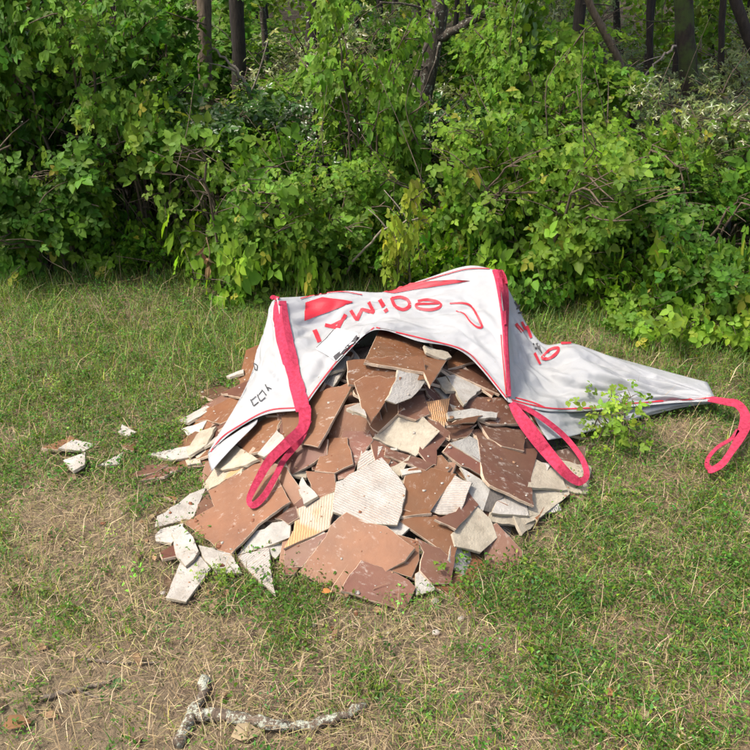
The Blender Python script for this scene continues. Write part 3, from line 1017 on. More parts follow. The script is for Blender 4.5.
TILES = [
 # lying in the grass on the left
 ('brown shard tip showing beside the white-backed shard in the grass, farthest left', 'T', [(41, 448), (70, 436), (80, 440), (60, 450)], 2),
 ('white-backed wedge lying in the grass farthest left of the heap', 'W', [(58, 448), (73, 439), (97, 444), (84, 451)], 3),
 ('small square white shard in the grass below the far left wedge', 'W', [(63, 460), (85, 452), (85, 464), (73, 471)], 5),
 ('white sliver pointing up to the right in the left-hand grass', 'W', [(97, 466), (123, 452), (119, 464)], 4),
 ('small white chip in the grass, highest of the stray shards at left', 'W', [(118, 432), (122, 424), (137, 432), (128, 436)], 4),
 ('small brown chip in the grass under the highest stray white chip', 'T', [(121, 443), (137, 444), (134, 451), (122, 448)], 3),
 ('long brown shard cracked lengthwise in the grass left of the heap, upper half', 'P', [(122, 481), (146, 465), (168, 464), (156, 472)], 3),
 ('long brown shard cracked lengthwise in the grass left of the heap, lower half', 'P', [(140, 480), (168, 467), (186, 466), (164, 476)], 3),
 ('tiny terracotta sliver in the grass left of the white and orange shard', 'T', [(164, 496), (179, 497), (175, 501)], 3),
 # left flank
 ('pale pointed slab reaching furthest out of the left flank', 'W', [(148, 454), (192, 445), (191, 457), (172, 460)], 5),
 ('small brownish chip below the pale pointed slab at left', 'B', [(185, 460), (200, 457), (201, 463), (187, 465)], 5),
 ('small pale chip right of the pale pointed slab at left', 'B', [(192, 455), (206, 447), (206, 455), (197, 458)], 5),
 ('pale grey shard under the brown tile of the left flank', 'W', [(181, 429), (207, 420), (200, 434), (190, 437)], 6),
 ('thin pale slab edge along the upper left flank', 'W', [(178, 421), (207, 405), (212, 408), (188, 423)], 5),
 ('brown tile of the left flank, just outside the bag', 'T', [(190, 422), (210, 407), (240, 394), (246, 398), (234, 417), (220, 424), (206, 420)], 6),
 ('upright brown tile at upper left, half hidden behind the bag side', 'T', [(240, 375), (246, 350), (262, 343), (256, 378), (238, 396)], 6),
 ('small white edge of a shard sticking out left of the bag side', 'W', [(226, 376), (244, 369), (244, 373), (230, 377)], 3),
 ('long pale slab lying left of the bag opening', 'B', [(199, 431), (216, 426), (207, 444), (188, 456), (186, 450)], 6),
 # lower left
 ('white shard poking furthest down at the front left of the heap', 'W', [(180, 562), (200, 555), (211, 568), (186, 602), (166, 597)], 4),
 ('small plum brown chip at the left foot of the heap', 'P', [(159, 552), (175, 544), (176, 556), (162, 559)], 4),
 ('white shard under the big brown slab at front left, in the green sprigs', 'W', [(198, 545), (230, 553), (242, 573), (218, 573), (204, 560)], 5),
 ('white ridged shard tapering downward below the big brown slab', 'V', [(238, 556), (270, 544), (271, 570), (275, 595), (250, 572)], 5),
 ('grey-white shard tucked under the right side of the big brown slab', 'G', [(236, 556), (256, 530), (289, 519), (290, 537), (270, 545)], 5),
 ('white rounded chip at the far left foot of the heap', 'W', [(155, 535), (160, 529), (183, 523), (182, 534), (171, 543), (156, 541)], 5),
 ('white shard with an orange corner on the left side of the heap', 'W', [(206, 487), (193, 519), (155, 527), (157, 516), (190, 494)], 6),
 ('kite-shaped white shard below the left tip of the big brown slab', 'W', [(171, 533), (182, 526), (194, 537), (199, 551), (186, 566), (176, 556)], 6),
 ('brown shard wedged between the orange-cornered shard and the big slab', 'P', [(207, 494), (216, 505), (193, 518), (198, 502)], 5),
 ('dark brown shard in the gap right of the big brown slab', 'D', [(274, 518), (296, 506), (298, 518), (288, 524)], 5),
 ('ridged shard with terracotta patches below the bag opening at left', 'R', [(219, 462), (256, 459), (232, 476), (206, 491), (203, 484)], 6),
 ('cream shard just under the bag opening at left', 'B', [(234, 444), (258, 459), (240, 466), (222, 470), (214, 468)], 6),
 ('terracotta shard half covered by the left bag hem', 'T', [(226, 434), (284, 412), (268, 449), (248, 454)], 6),
 ('small white shard between the left hem and the strap', 'W', [(277, 430), (285, 440), (264, 457), (257, 454)], 6),
 ('brown shard behind the left strap loop', 'T', [(281, 416), (303, 408), (304, 430), (284, 446)], 6),
 ('terracotta corner under the right edge of the big brown slab', 'T', [(262, 458), (286, 467), (306, 497), (274, 521), (252, 522)], 5),
 ('big rectangular brown slab under the left strap loop', 'T', [(183, 523), (214, 506), (208, 490), (267, 457), (290, 502), (258, 524), (230, 556)], 4),
 # back and right
 ('dark brown slab deep in the bag at right, above the stacked edges', 'D', [(455, 408), (470, 396), (507, 398), (530, 424), (490, 424)], 6),
 ('brown shard behind the right strap loop', 'D', [(520, 400), (558, 406), (558, 421), (549, 437), (536, 425)], 6),
 ('small brown shard under the hem right of the strap loop', 'D', [(554, 404), (578, 407), (575, 416), (557, 414)], 5),
 ('grey slab seen edge-on, upper of the stack at right of heap', 'G', [(447, 412), (472, 408), (498, 413), (497, 418), (448, 419)], 6),
 ('brown slab seen edge-on under the grey one', 'T', [(446, 422), (483, 415), (476, 422), (448, 425)], 6),
 ('small brown shard below the edge-on slabs', 'D', [(448, 430), (474, 428), (467, 437), (450, 439)], 8),
 ('long brown shard high at the right, against the hem', 'D', [(442, 368), (474, 354), (503, 390), (499, 394)], 6),
 ('brown shard just under the hem near the top right', 'T', [(448, 360), (458, 350), (474, 351), (476, 361), (448, 369)], 7),
 ('narrow tan shard left of the white wedge', 'B', [(436, 378), (446, 376), (455, 391), (446, 391)], 6),
 ('smooth white wedge high at the right of the heap', 'W', [(446, 375), (458, 373), (482, 388), (464, 405)], 7),
 ('big brown tile at the top of the heap under the hem', 'T', [(380, 328), (404, 336), (450, 355), (430, 386), (424, 372), (364, 362)], 7),
 ('pale chipped slab end beside the big top tile', 'B', [(424, 345), (448, 352), (452, 357), (446, 360), (426, 352)], 6),
 ('long terracotta slab with chipped pale upper edge near the top', 'T', [(347, 361), (388, 356), (423, 356), (427, 378), (398, 384), (360, 386), (348, 384)], 6),
 ('white shard with orange patches beside the triangular tile', 'W', [(398, 370), (428, 377), (412, 398), (396, 404), (386, 400), (396, 380)], 8),
 ('orange ridged shard with a white tip right of centre', 'R', [(424, 402), (450, 398), (448, 412), (445, 427), (428, 418)], 8),
 ('terracotta shard above the cream speckled tile', 'P', [(398, 402), (424, 394), (430, 414), (416, 420), (398, 414)], 7),
 ('narrow brown shard beside the triangular tile', 'T', [(388, 398), (404, 408), (378, 432), (368, 424)], 6),
 ('triangular terracotta tile near the top of the heap', 'T', [(354, 382), (364, 376), (402, 377), (370, 425), (364, 414)], 6),
 ('small white triangle left of the triangular tile', 'W', [(346, 408), (361, 402), (367, 416)], 7),
 ('small white chip under the triangular tile', 'W', [(344, 427), (356, 415), (371, 425), (366, 430)], 7),
 ('brown curved shard left of the white ridged fragment', 'P', [(345, 426), (369, 427), (373, 440), (360, 458), (354, 474), (338, 480), (336, 450)], 6),
 ('small white ridged fragment above the white pentagon', 'V', [(361, 450), (383, 446), (377, 460), (357, 470)], 7),
 ('white sliver in front of the cream speckled tile', 'B', [(388, 468), (411, 454), (400, 476), (394, 474)], 7),
 ('flat pale chip under the plum shard at centre', 'W', [(400, 470), (420, 466), (422, 472), (402, 475)], 6),
 ('brown slab edge below the cream speckled tile', 'P', [(386, 448), (420, 458), (434, 464), (426, 470), (384, 455)], 6),
 ('plum shard with an orange tail behind the cream speckled tile', 'P', [(428, 412), (451, 433), (437, 450), (436, 465), (427, 463), (418, 452)], 6),
 ('cream speckled tile back at the centre of the heap', 'B', [(400, 410), (424, 417), (440, 431), (416, 456), (372, 438)], 6),
 # middle
 ('light grey chip between the strap loop and the white pentagon', 'G', [(302, 476), (318, 496), (304, 504), (298, 488)], 6),
 ('small brown shard at centre left, below the flat brown shard beside the tall tile', 'T', [(306, 471), (334, 473), (338, 490), (316, 500)], 6),
 ('brown shard with wavy right edge at centre left', 'T', [(326, 438), (348, 437), (353, 464), (334, 473), (314, 471)], 6),
 ('brown shard under the tall tile with the pale edge', 'P', [(328, 439), (327, 454), (308, 466), (292, 475), (284, 462), (300, 444)], 6),
 ('tall brown tile with a pale edge right of the left strap', 'T', [(308, 393), (354, 382), (318, 447), (298, 443)], 6),
 # right middle
 ('pale grey-white shard behind the long brown splinter', 'G', [(450, 443), (470, 436), (480, 441), (483, 464)], 6),
 ('long brown splinter left of the big dark tile', 'P', [(443, 451), (450, 442), (482, 461), (483, 476), (462, 466)], 7),
 ('smooth light grey shard under the big dark tile', 'G', [(461, 467), (492, 486), (483, 511), (468, 502), (468, 482)], 6),
 ('flat beige slab along the right foot of the heap', 'B', [(490, 512), (530, 514), (546, 513), (523, 527), (488, 521)], 3),
 ('blackened mortar lump under the big dark tile', 'S', [(491, 486), (507, 491), (492, 513), (482, 510)], 8),
 ('clean white shard under the tip of the big dark tile', 'W', [(504, 490), (527, 501), (529, 516), (492, 513)], 5),
 ('beige slab farthest right, under the strap loop end', 'B', [(562, 460), (592, 466), (588, 494), (562, 490)], 3),
 ('beige slab right of the big dark tile, lower one', 'B', [(528, 486), (568, 488), (570, 494), (546, 513), (528, 517)], 4),
 ('cream slab right of the big dark tile, upper one', 'B', [(530, 456), (560, 472), (568, 490), (528, 487)], 5),
 ('big dark brown tile with a pale left edge at right of heap', 'D', [(476, 435), (504, 445), (519, 449), (539, 447), (531, 479), (534, 506), (490, 485), (484, 479)], 5),
 ('dark brown shard with white broken lower edge above the big dark tile', 'D', [(478, 421), (526, 431), (524, 451), (502, 446), (489, 438)], 5),
 # front right
 ('white chip at the foot of the heap right of the front tile', 'W', [(415, 574), (421, 570), (436, 590), (416, 595)], 5),
 ('plum brown shard at the front right foot of the heap', 'P', [(416, 538), (424, 541), (455, 557), (451, 583), (432, 584), (420, 571), (424, 552)], 5),
 ('brown shard between the ridged white one and the square beige one', 'P', [(468, 490), (479, 505), (456, 529), (434, 519), (456, 512)], 5),
 ('small white chip at centre front beside the white pentagon', 'W', [(384, 526), (400, 520), (410, 528), (398, 539)], 6),
 ('terracotta shard with a pale straight lower edge at front right', 'T', [(400, 521), (412, 514), (436, 515), (460, 538), (454, 560)], 5),
 ('square beige mortar-backed shard at the front right edge', 'B', [(477, 506), (491, 519), (498, 538), (481, 552), (455, 546), (452, 534)], 5),
 ('ridged white shard beside the terracotta trapezoid', 'V', [(455, 475), (472, 482), (459, 516), (430, 512)], 6),
 ('terracotta trapezoid right of the white pentagon', 'T', [(403, 486), (408, 469), (426, 466), (457, 474), (429, 513), (423, 516), (402, 509)], 5),
 # front
 ('brown chip at the very foot under the ridged orange shard', 'P', [(283, 567), (300, 566), (294, 575), (283, 575)], 4),
 ('brown shard below the ridged orange shard', 'P', [(285, 548), (322, 537), (316, 550), (302, 567), (285, 567)], 5),
 ('ridged orange and white tile back at front centre left', 'R', [(297, 508), (337, 491), (330, 528), (283, 549), (293, 530)], 5),
 ('brown shard showing right of the large smooth terracotta tile', 'T', [(397, 534), (419, 541), (419, 560), (412, 578), (390, 570)], 4),
 ('large smooth terracotta tile at the front centre', 'T', [(346, 512), (367, 522), (386, 526), (398, 536), (415, 548), (405, 561), (391, 569), (345, 598), (298, 572), (318, 546), (330, 526)], 3),
 ('reddish tile lying foremost at the foot of the heap', 'P', [(361, 560), (384, 567), (409, 580), (416, 588), (405, 610), (368, 600), (341, 591)], 3),
 ('big white pentagonal ridged tile back at the centre', 'V', [(382, 457), (398, 476), (406, 488), (405, 498), (397, 525), (367, 523), (333, 512), (336, 482)], 4),
]
for lab, fc, poly, jt in TILES:
    place(lab, fc, poly, jt)

# ------------------------------------------------------------------ the big bag
from numpy.lib.stride_tricks import sliding_window_view
def minblur(A, k):
    p = np.pad(A, k, mode='edge')
    p = sliding_window_view(p, 2 * k + 1, axis=0).min(-1)
    p = sliding_window_view(p, 2 * k + 1, axis=1).min(-1)
    p = np.pad(p, k, mode='edge')
    p = sliding_window_view(p, 2 * k + 1, axis=0).mean(-1)
    return sliding_window_view(p, 2 * k + 1, axis=1).mean(-1)


ZS = minblur(ZB, 7)


def zlook(A, px, py):
    ix = np.clip(np.round(px).astype(int) - X0, 0, A.shape[1] - 1)
    iy = np.clip(np.round(py).astype(int) - Y0, 0, A.shape[0] - 1)
    inb = (px >= X0) & (px < X1) & (py >= Y0) & (py < Y1)
    return np.where(inb, A[iy, ix], 99.0)


def panel(rows, nu, nv, drape=.010, wr=.010, seed=0):
    rows = [spline(r_, nu) for r_ in rows]
    G = np.stack([spline(np.stack([r_[i] for r_ in rows]), nv) for i in range(nu)], 1)     # nv, nu, 3 (px, py, Y)
    d = raydir(G[..., 0], G[..., 1])
    t = G[..., 2] / d[..., 1]
    t = np.minimum(t, zlook(ZS, G[..., 0], G[..., 1]) - drape)
    for _ in range(3):                                   # ease the cloth
        s = t.copy()
        s[1:-1, 1:-1] = (t[1:-1, 1:-1] * 2 + t[:-2, 1:-1] + t[2:, 1:-1] + t[1:-1, :-2] + t[1:-1, 2:]) / 6
        t = np.minimum(t, s) if drape is None else s
    P = CAMP + d * t[..., None]
    du = np.gradient(P, axis=1); dv = np.gradient(P, axis=0)
    nn = norm(np.cross(du, dv))
    u, v = np.meshgrid(np.linspace(0, 1, nu), np.linspace(0, 1, nv))
    wav = (vnoise(u * 5 + v * 2, v * 3 - u * 2, 1.6, seed) - .5) + .55 * (vnoise(u * 9 - v * 7, v * 8 + u * 6, 1.3, seed + 1) - .5) \
        + 1.1 * (np.abs(vnoise(u * 3 + v * 4, v * 1.3 - u * 1.0, 1.7, seed + 2) - .5) * -2 + .5) + .6 * (np.abs(vnoise(u * 8 - v * 5, v * 4 + u * 3, 1.5, seed + 4) - .5) * -2 + .5)
    fade = np.clip(np.minimum(np.minimum(u, 1 - u), np.minimum(v, 1 - v)) * 9, 0, 1)
    P = P + nn * (wav * wr * fade)[..., None]
    return P


F0 = [(277, 298, 2.60), (310, 296, 2.68), (345, 291, 2.72), (385, 292, 2.74), (425, 279, 2.76), (468, 266, 2.76), (499, 271, 2.72)]
F1 = [(286, 350, 2.40), (318, 340, 2.49), (348, 322, 2.56), (382, 313, 2.60), (425, 312, 2.60), (470, 315, 2.56), (505, 335, 2.46)]
F2 = [(303, 410, 2.15), (322, 383, 2.25), (345, 355, 2.34), (375, 330, 2.42), (418, 341, 2.42), (464, 353, 2.38), (508, 402, 2.26)]
L0 = [(277, 298, 2.60), (275, 299, 2.64), (274, 300, 2.68), (272, 302, 2.72)]
L1 = [(286, 350, 2.40), (273, 356, 2.42), (259, 364, 2.46), (249, 380, 2.52)]
L2 = [(303, 410, 2.15), (264, 415, 2.17), (234, 431, 2.16), (208, 453, 2.16)]
R0 = [(499, 271, 2.72), (514, 300, 2.72), (529, 328, 2.70), (545, 344.5, 2.66), (570, 343, 2.66), (601, 353, 2.64), (655, 374, 2.60), (714, 396, 2.53)]
R1 = [(505, 335, 2.46), (522, 356, 2.52), (541, 373, 2.52), (572, 378, 2.47), (615, 383, 2.49), (663, 391, 2.52), (715, 399, 2.51)]
R2 = [(508, 402, 2.26), (530, 408, 2.30), (555, 412, 2.33), (590, 411, 2.38), (630, 407, 2.43), (675, 403, 2.48), (716, 401, 2.50)]
U0 = [(530, 408, 2.33), (560, 412, 2.36), (590, 411, 2.41), (630, 407, 2.46), (675, 403, 2.50), (714, 401, 2.52)]
U1 = [(540, 428, 2.30), (562, 426, 2.33), (592, 422, 2.37), (630, 414, 2.43), (675, 406, 2.49), (713, 402, 2.525)]
U2 = [(548, 440, 2.30), (572, 436, 2.315), (602, 428, 2.37), (640, 418, 2.44), (680, 408, 2.50), (712, 403, 2.53)]
I0 = [(208, 453, 2.16), (222, 442, 2.19), (240, 430, 2.21), (258, 418, 2.23)]
I1 = [(209, 462, 2.14), (221, 450, 2.19), (237, 438, 2.22), (257, 422, 2.24)]
I2 = [(212, 471, 2.12), (221, 460, 2.18), (234, 446, 2.22), (256, 424, 2.25)]
SPECS = [((F0, F1, F2), 90, 60, .010, .020, 3), ((L0, L1, L2), 40, 60, .010, .012, 13), ((R0, R1, R2), 90, 50, .010, .024, 23),
         ((U0, U1, U2), 36, 14, .002, .004, 33), ((I0, I1, I2), 18, 10, .003, .002, 43)]
panels = [panel(s[0], s[1], s[2], s[3], s[4], s[5]) for s in SPECS]
# stitch the shared edges
FP, LP, RP = panels[0], panels[1], panels[2]
LP[:, 0] = FP[:, 0]
nvr = RP.shape[0]
seam = spline(FP[:, -1], nvr)
RP[:, 0] = seam
# the side of the bag that falls away behind
def backside(edge, dy, nv=14):
    out = []
    for p in edge:
        foot = np.array([p[0] + .02, p[1] + dy, .01])
        mid = (p + foot) / 2 + np.array([0, .05, .02])
        out.append(spline([p, mid, foot], nv))
    return np.stack(out, 1)


panels.append(backside(FP[0], .22))
panels.append(backside(np.array([p for p in RP[0]]), .10))
panels.append(backside(LP[:, -1], .06))
BV, BF = [], []
off = 0
for P in panels:
    nv, nu = P.shape[:2]
    BV.append(P.reshape(-1, 3))
    for j in range(nv - 1):
        for i in range(nu - 1):
            a = off + j * nu + i
            BF.append((a, a + 1, a + nu + 1, a + nu))
    off += nv * nu
BV = np.concatenate(BV)
bag_loc = Vector((.25, 2.6, 0))
bag_root = empty('bulk_bag', bag_loc)
tag(bag_root, 'white woven bulk bag with red straps tipped over the heap of broken tiles', 'bulk bag')


def bag_part(name, V, F, mat, thick=0.0, smooth=True, parent=None):
    smooth = smooth and mat is not M['strap']
    me = bpy.data.meshes.new(name)
    me.from_pydata([tuple(np.array(v) - np.array(bag_loc)) for v in V], [], F)
    if smooth:
        me.polygons.foreach_set('use_smooth', [True] * len(me.polygons))
    me.update()
    ob = link(name, me, mat, bag_root if parent is None else parent)
    if parent is not None:
        pass
    if thick:
        md = ob.modifiers.new('thickness', 'SOLIDIFY')
        md.thickness = thick
        md.offset = 0
    return ob


body = bag_part('body', BV, BF, M['fabric'], .0016)
bag_bvh = BVHTree.FromPolygons([tuple(v) for v in BV], BF)
base = len(PILE_V)
all_bvh = BVHTree.FromPolygons([tuple(v) for v in BV] + PILE_V, BF + [[k + len(BV) for k in f] for f in PILE_F])


def cast(bvh, px, py, default=None):
    d = raydir(np.float64(px), np.float64(py))
    L = np.linalg.norm(d)
    hit = bvh.ray_cast(Vector(CAMP), Vector(d / L))
    if hit[0] is None:
        return default
    return hit[3] / L


def skin(px, py, t, gap):
    """a point lying gap above the bag cloth"""
    d = raydir(np.float64(px), np.float64(py))
    p = CAMP + d * t
    loc, nr, _, _ = bag_bvh.find_nearest(Vector(p))
    if nr is None:
        return p
    nr = np.array(nr)
    if np.dot(nr, d) > 0:
        nr = -nr
    return p + nr * gap - d * .0006


def dense(pts, step=2.0):
    pts = np.asarray(pts, float)
    seg = np.linalg.norm(np.diff(pts[:, :2], axis=0), axis=1)
    return max(4, int(seg.sum() / step))


def ribbon(strips, mat, name, gap=.0022, thick=.0, curved=True, parent=None, bvh=None, smoothk=0, lift=None, arc=0.0):
    """strips: list of [(px, py, width_px), ...] laid on the bag (or heap) as flat tapes"""
    V, F = [], []
    bvh = bvh or bag_bvh
    for st in strips:
        st = np.asarray(st, float)
        if st.shape[1] == 2:
            st = np.concatenate([st, np.full((len(st), 1), 1.2)], 1)
        n = dense(st, 1.2)
        if curved:
            Q = spline(st, n)
        else:
            cum = np.concatenate([[0], np.cumsum(np.linalg.norm(np.diff(st[:, :2], axis=0), axis=1))])
            uu = np.linspace(0, cum[-1], n)
            Q = np.stack([np.interp(uu, cum, st[:, k]) for k in range(3)], -1)
        tg = norm(np.gradient(Q[:, :2], axis=0))
        nm_ = np.stack([-tg[:, 1], tg[:, 0]], -1)
        cols = 5 if Q[:, 2].max() > 3 else 2
        tt = []
        pix = []
        for c_ in np.linspace(-.5, .5, cols):
            q = Q[:, :2] + nm_ * (Q[:, 2] * c_)[:, None]
            pix.append(q)
            tt.append([cast(bvh, a, b_, None) for a, b_ in q])
        T_ = np.array([[np.nan if x is None else x for x in row] for row in tt], float)
        ctr = np.nanmin(T_, axis=0)
        idx = np.arange(n)
        ok = ~np.isnan(ctr)
        if ok.sum() < 2:
            continue
        ctr = np.interp(idx, idx[ok], ctr[ok])
        for k in range(cols):
            bad = np.isnan(T_[k])
            T_[k][bad] = ctr[bad]
        if smoothk:
            m_ = T_.min(0)
            pw = np.pad(m_, smoothk, mode='edge')
            m_ = sliding_window_view(pw, 2 * smoothk + 1).min(-1)
            pw = np.pad(m_, smoothk, mode='edge')
            m_ = sliding_window_view(pw, 2 * smoothk + 1).mean(-1)
            T_ = np.repeat(m_[None], cols, 0)
        if lift is not None:
            T_ = T_ - np.interp(np.linspace(0, 1, n), np.linspace(0, 1, len(lift)), lift)[None]
        b0 = len(V)
        for k in range(cols):
            d = raydir(pix[k][:, 0], pix[k][:, 1])
            w = np.linspace(-1, 1, cols)[k]
            tk = T_[k] - gap - arc * (1 - w * w)
            if smoothk or bvh is not bag_bvh:
                V.extend(CAMP + d * tk[:, None])
            else:
                V.extend([skin(a, b_, t_ + gap, gap) for (a, b_), t_ in zip(pix[k], tk)])
        for k in range(cols - 1):
            for i in range(n - 1):
                a = b0 + k * n + i
                F.append((a, a + 1, a + n + 1, a + n))
    return bag_part(name, V, F, mat, thick, True, parent)


def poly_print(polys, mat, name, gap=.0022):
    V, F = [], []
    for pl in polys:
        pl = np.asarray(pl, float)
        x0, y0 = pl.min(0); x1, y1 = pl.max(0)
        nx, ny = max(3, int((x1 - x0) / 1.0)), max(3, int((y1 - y0) / 1.0))
        # fan of thin strips clipped to the outline
        ys = np.linspace(y0 + .01, y1 - .01, ny)
        rowpts = []
        for y in ys:
            xs = []
            for i in range(len(pl)):
                a, b_ = pl[i], pl[i - 1]
                if (a[1] > y) != (b_[1] > y):
                    xs.append(a[0] + (y - a[1]) / (b_[1] - a[1]) * (b_[0] - a[0]))
            xs.sort()
            rowpts.append((xs[0], xs[-1], y) if len(xs) >= 2 else None)
        m_ = 14
        b0 = len(V)
        good = [rp for rp in rowpts if rp]
        for xa, xb, y in good:
            for q in np.linspace(xa, xb, m_):
                t = cast(bag_bvh, q, y, None)
                if t is None:
                    t = cast(bag_bvh, q, y + 1.5, 3.0)
                V.append(skin(q, y, t, gap))
        for j in range(len(good) - 1):
            for i in range(m_ - 1):
                a = b0 + j * m_ + i
                F.append((a, a + 1, a + m_ + 1, a + m_))
    return bag_part(name, V, F, mat)


# red binding lines along the hems and seams
ribbon([[(302, 408), (322, 381), (345, 353), (374, 328)], [(376, 328), (418, 338), (462, 350), (482, 368), (506, 398)],
        [(301, 408), (268, 411), (238, 427), (222, 438), (211, 452)],
        [(511, 400), (530, 405), (556, 409), (590, 408), (630, 404), (675, 400), (712, 398)],
        [(515, 398), (533, 403), (545, 408)],
        [(503, 318), (505, 345), (507, 375), (508, 398)], [(501, 335), (503, 360), (506, 395)]],
       M['print'], 'hem_binding', .0025)
# printed mark: the trade lettering stands on its head
red = M['print']
letters = {
    'letter_t': [[(314.5, 330.5, 4.6), (319.5, 342.5, 4.6)]],
    'letter_a': [[(325, 325.5, 3.6), (338, 328.5, 3.6), (345.5, 314.5, 3.6)], [(331, 326.5, 2.6), (341, 321, 2.6)]],
    'letter_m': [[(350.5, 310.5, 3.4), (356.8, 320.5, 3.4), (362, 309.5, 3.2), (374, 313, 3.4), (368.5, 302.5, 3.4)]],
    'letter_i': [[(379.5, 300, 4.2), (383.5, 307, 4.2)]],
    'letter_i_dot': [[(385, 309.5, 4.0), (386.8, 312.2, 4.0)]],
}
for nm, st in letters.items():
    ribbon(st, red, nm, 0.0030, curved=False)
ribbon([[(391.5, 298.5, 3.2), (395, 306.5, 3.2), (403, 310, 3.2), (409.5, 306.5, 3.2), (408, 300.5, 3), (401, 297.5, 2.4), (391.5, 298.5, 2.4)]], red, 'letter_d', 0.0030)
ribbon([[(439, 303.5, 2.4), (428, 304.2, 2.2), (417, 304.8, 2.4), (418, 308.3, 2.6), (428, 310, 2.6), (437, 308.8, 2.4), (441, 305.5, 2.2), (437, 301.5, 2.4), (427, 300.2, 2.4), (418, 301.5, 2.2)]], red, 'letter_e', 0.0030)
ribbon([[(450, 303.5, 1.3), (462, 303.5, 1.6), (470, 306, 1.8), (476, 314, 2.2), (481, 324, 2.4), (481, 328, 2.2), (476, 327, 1.6), (470, 322, 1.3), (464, 314.5, 1.2), (456, 311, 1.0)]], red, 'letter_g', 0.0030)
poly_print([[(305, 303), (322, 297.5), (354, 302), (330, 311.5), (304, 321)]], red, 'printed_triangle', .003)
poly_print([[(381, 293), (411, 283), (454, 280), (472, 281), (454, 283.5), (416, 289.5), (394, 293.5)]], red, 'printed_band', .003)
for st in ([(515, 324, 3.0), (522, 332, 3.0)], [(521, 322, 2.4), (525, 330, 2.4)], [(526, 326, 2.8), (531, 338, 2.8)], [(534, 353.5, 2.4), (540, 364, 2.4)], [(561, 343.8, 2.6), (571, 343.6, 2.0)]):
    ribbon([st], red, 'letter_stroke', .004, curved=False)
ribbon([[(541.5, 358.5, 2.6), (549, 350.5, 2.6), (558, 348.5, 2.8), (557.5, 353, 2.6), (549, 359, 2.6), (541.5, 358.5, 2.2)]], red, 'letter_d', .004)
bk = M['black_print']
for st in ([(514, 302, 1.6), (518.5, 309, 1.6)], [(516, 309.5, 1.4), (519.5, 305, 1.4)], [(517.5, 313, 1.6), (521.5, 313, 1.6)], [(519.5, 308, 1.2), (523, 316, 1.2)],
           [(533, 343.5, 2), (536, 349.5, 2)], [(536.5, 343.5, 1.8), (539.5, 351, 1.8)], [(539, 346, 1.4), (542, 353, 1.4)],
           [(251, 400, 1.0), (254, 406.5, 1.0), (259, 402.5, .9)], [(252, 400.5, .8), (256, 396.8, .8)], [(257.5, 395, 1.0), (261, 402, 1.0), (265.5, 398, .9)], [(259, 395.5, .8), (262.5, 391, .8)],
           [(262.5, 390, 1.0), (266.5, 396, 1.0)], [(265.5, 385, 1.2), (268.5, 391.5, 1.2)], [(267.5, 388, 1.1), (272, 389.5, 1.1)],
           [(254.5, 363, .8), (258, 366, .8), (257.5, 371, .8), (255, 369, .8), (254.5, 363, .8)]):
    ribbon([st], bk, 'black_lettering', .003, curved=False)
ribbon([[(317, 349, .7), (326, 340, .7), (334, 331, .7)]], bk, 'pocket_edge', .0052, curved=False)
ribbon([[(300, 299, .9), (320, 294.5, .9), (342, 292, .9), (362, 295, .8)]], red, 'top_binding', .004)
ribbon([[(396, 289, .9), (430, 279.5, .9), (466, 269.5, .9), (490, 269, .9)]], red, 'top_binding', .004)
# document pocket with its dark printed strip
poly_print([[(316, 350), (337, 329), (357, 334), (361, 339), (338, 362)]], M['pocket'], 'document_pocket', .0048)
ribbon([[(336, 359.5, 4.5), (348, 348, 4), (359, 337.5, 3.5)]], bk, 'printed_strip', .0066, curved=False)
ribbon([[(341, 355.5, 1.0), (344, 351.5, 1.2), (348, 349, 1.0), (350, 345, 1.2), (355, 342, .9)]], M['pocket'], 'printed_signature', .0085)

# webbing straps: sewn part on the bag and the free loop
def strap(label, sewn, loops, lifts):
    s = ribbon([[(a, b_, w * .9) for a, b_, w in q] for q in sewn], M['strap'], 'strap', .0065, .0015)
    s['label'] = label
    for lp, lf in zip(loops, lifts):
        o = ribbon([[(a, b_, w * .86) for a, b_, w in lp]], M['strap'], 'loop', .006, .0018, bvh=all_bvh, smoothk=5, lift=lf)
        o.parent = s


strap('red webbing strap on the left corner with loop hanging over the tiles', [[(281, 302, 10), (281, 316, 14), (285, 340, 15.5), (293, 370, 15.5), (301, 400, 16), (304, 412, 16)]],
      [[(305, 408, 15), (303, 427, 13), (287, 443, 12), (270, 460, 11), (258, 480, 9), (250, 496, 7), (249, 503, 6)],
       [(309, 420, 7), (300, 440, 7.5), (284, 460, 7), (273.5, 480, 7), (264, 496, 8), (254, 505, 8), (248, 502, 6)]], [[0, .01, .02, .02, .012, .01], [0, .0, .005, .004, .004, .008]])
strap('red webbing strap on the middle corner with loop hanging to the right', [[(496, 270, 9), (500, 280, 11), (502.5, 295, 10), (504, 312, 7), (504.5, 335, 4), (506, 360, 3), (508, 398, 3.5)]],
      [[(511, 403, 7), (519, 415, 13), (530, 430, 16), (548, 453, 14.5), (566, 473, 12), (577, 481, 10), (583, 482, 7)],
       [(573, 480, 8), (580, 482, 8), (586.5, 475, 7), (582, 459, 6.5), (566, 438, 6.5), (546, 421, 6.5), (527, 409, 6), (512, 403, 5)]], [[0, .02, .03, .03, .02, .01], [.01, .02, .03, .03, .03, .02, .0]])
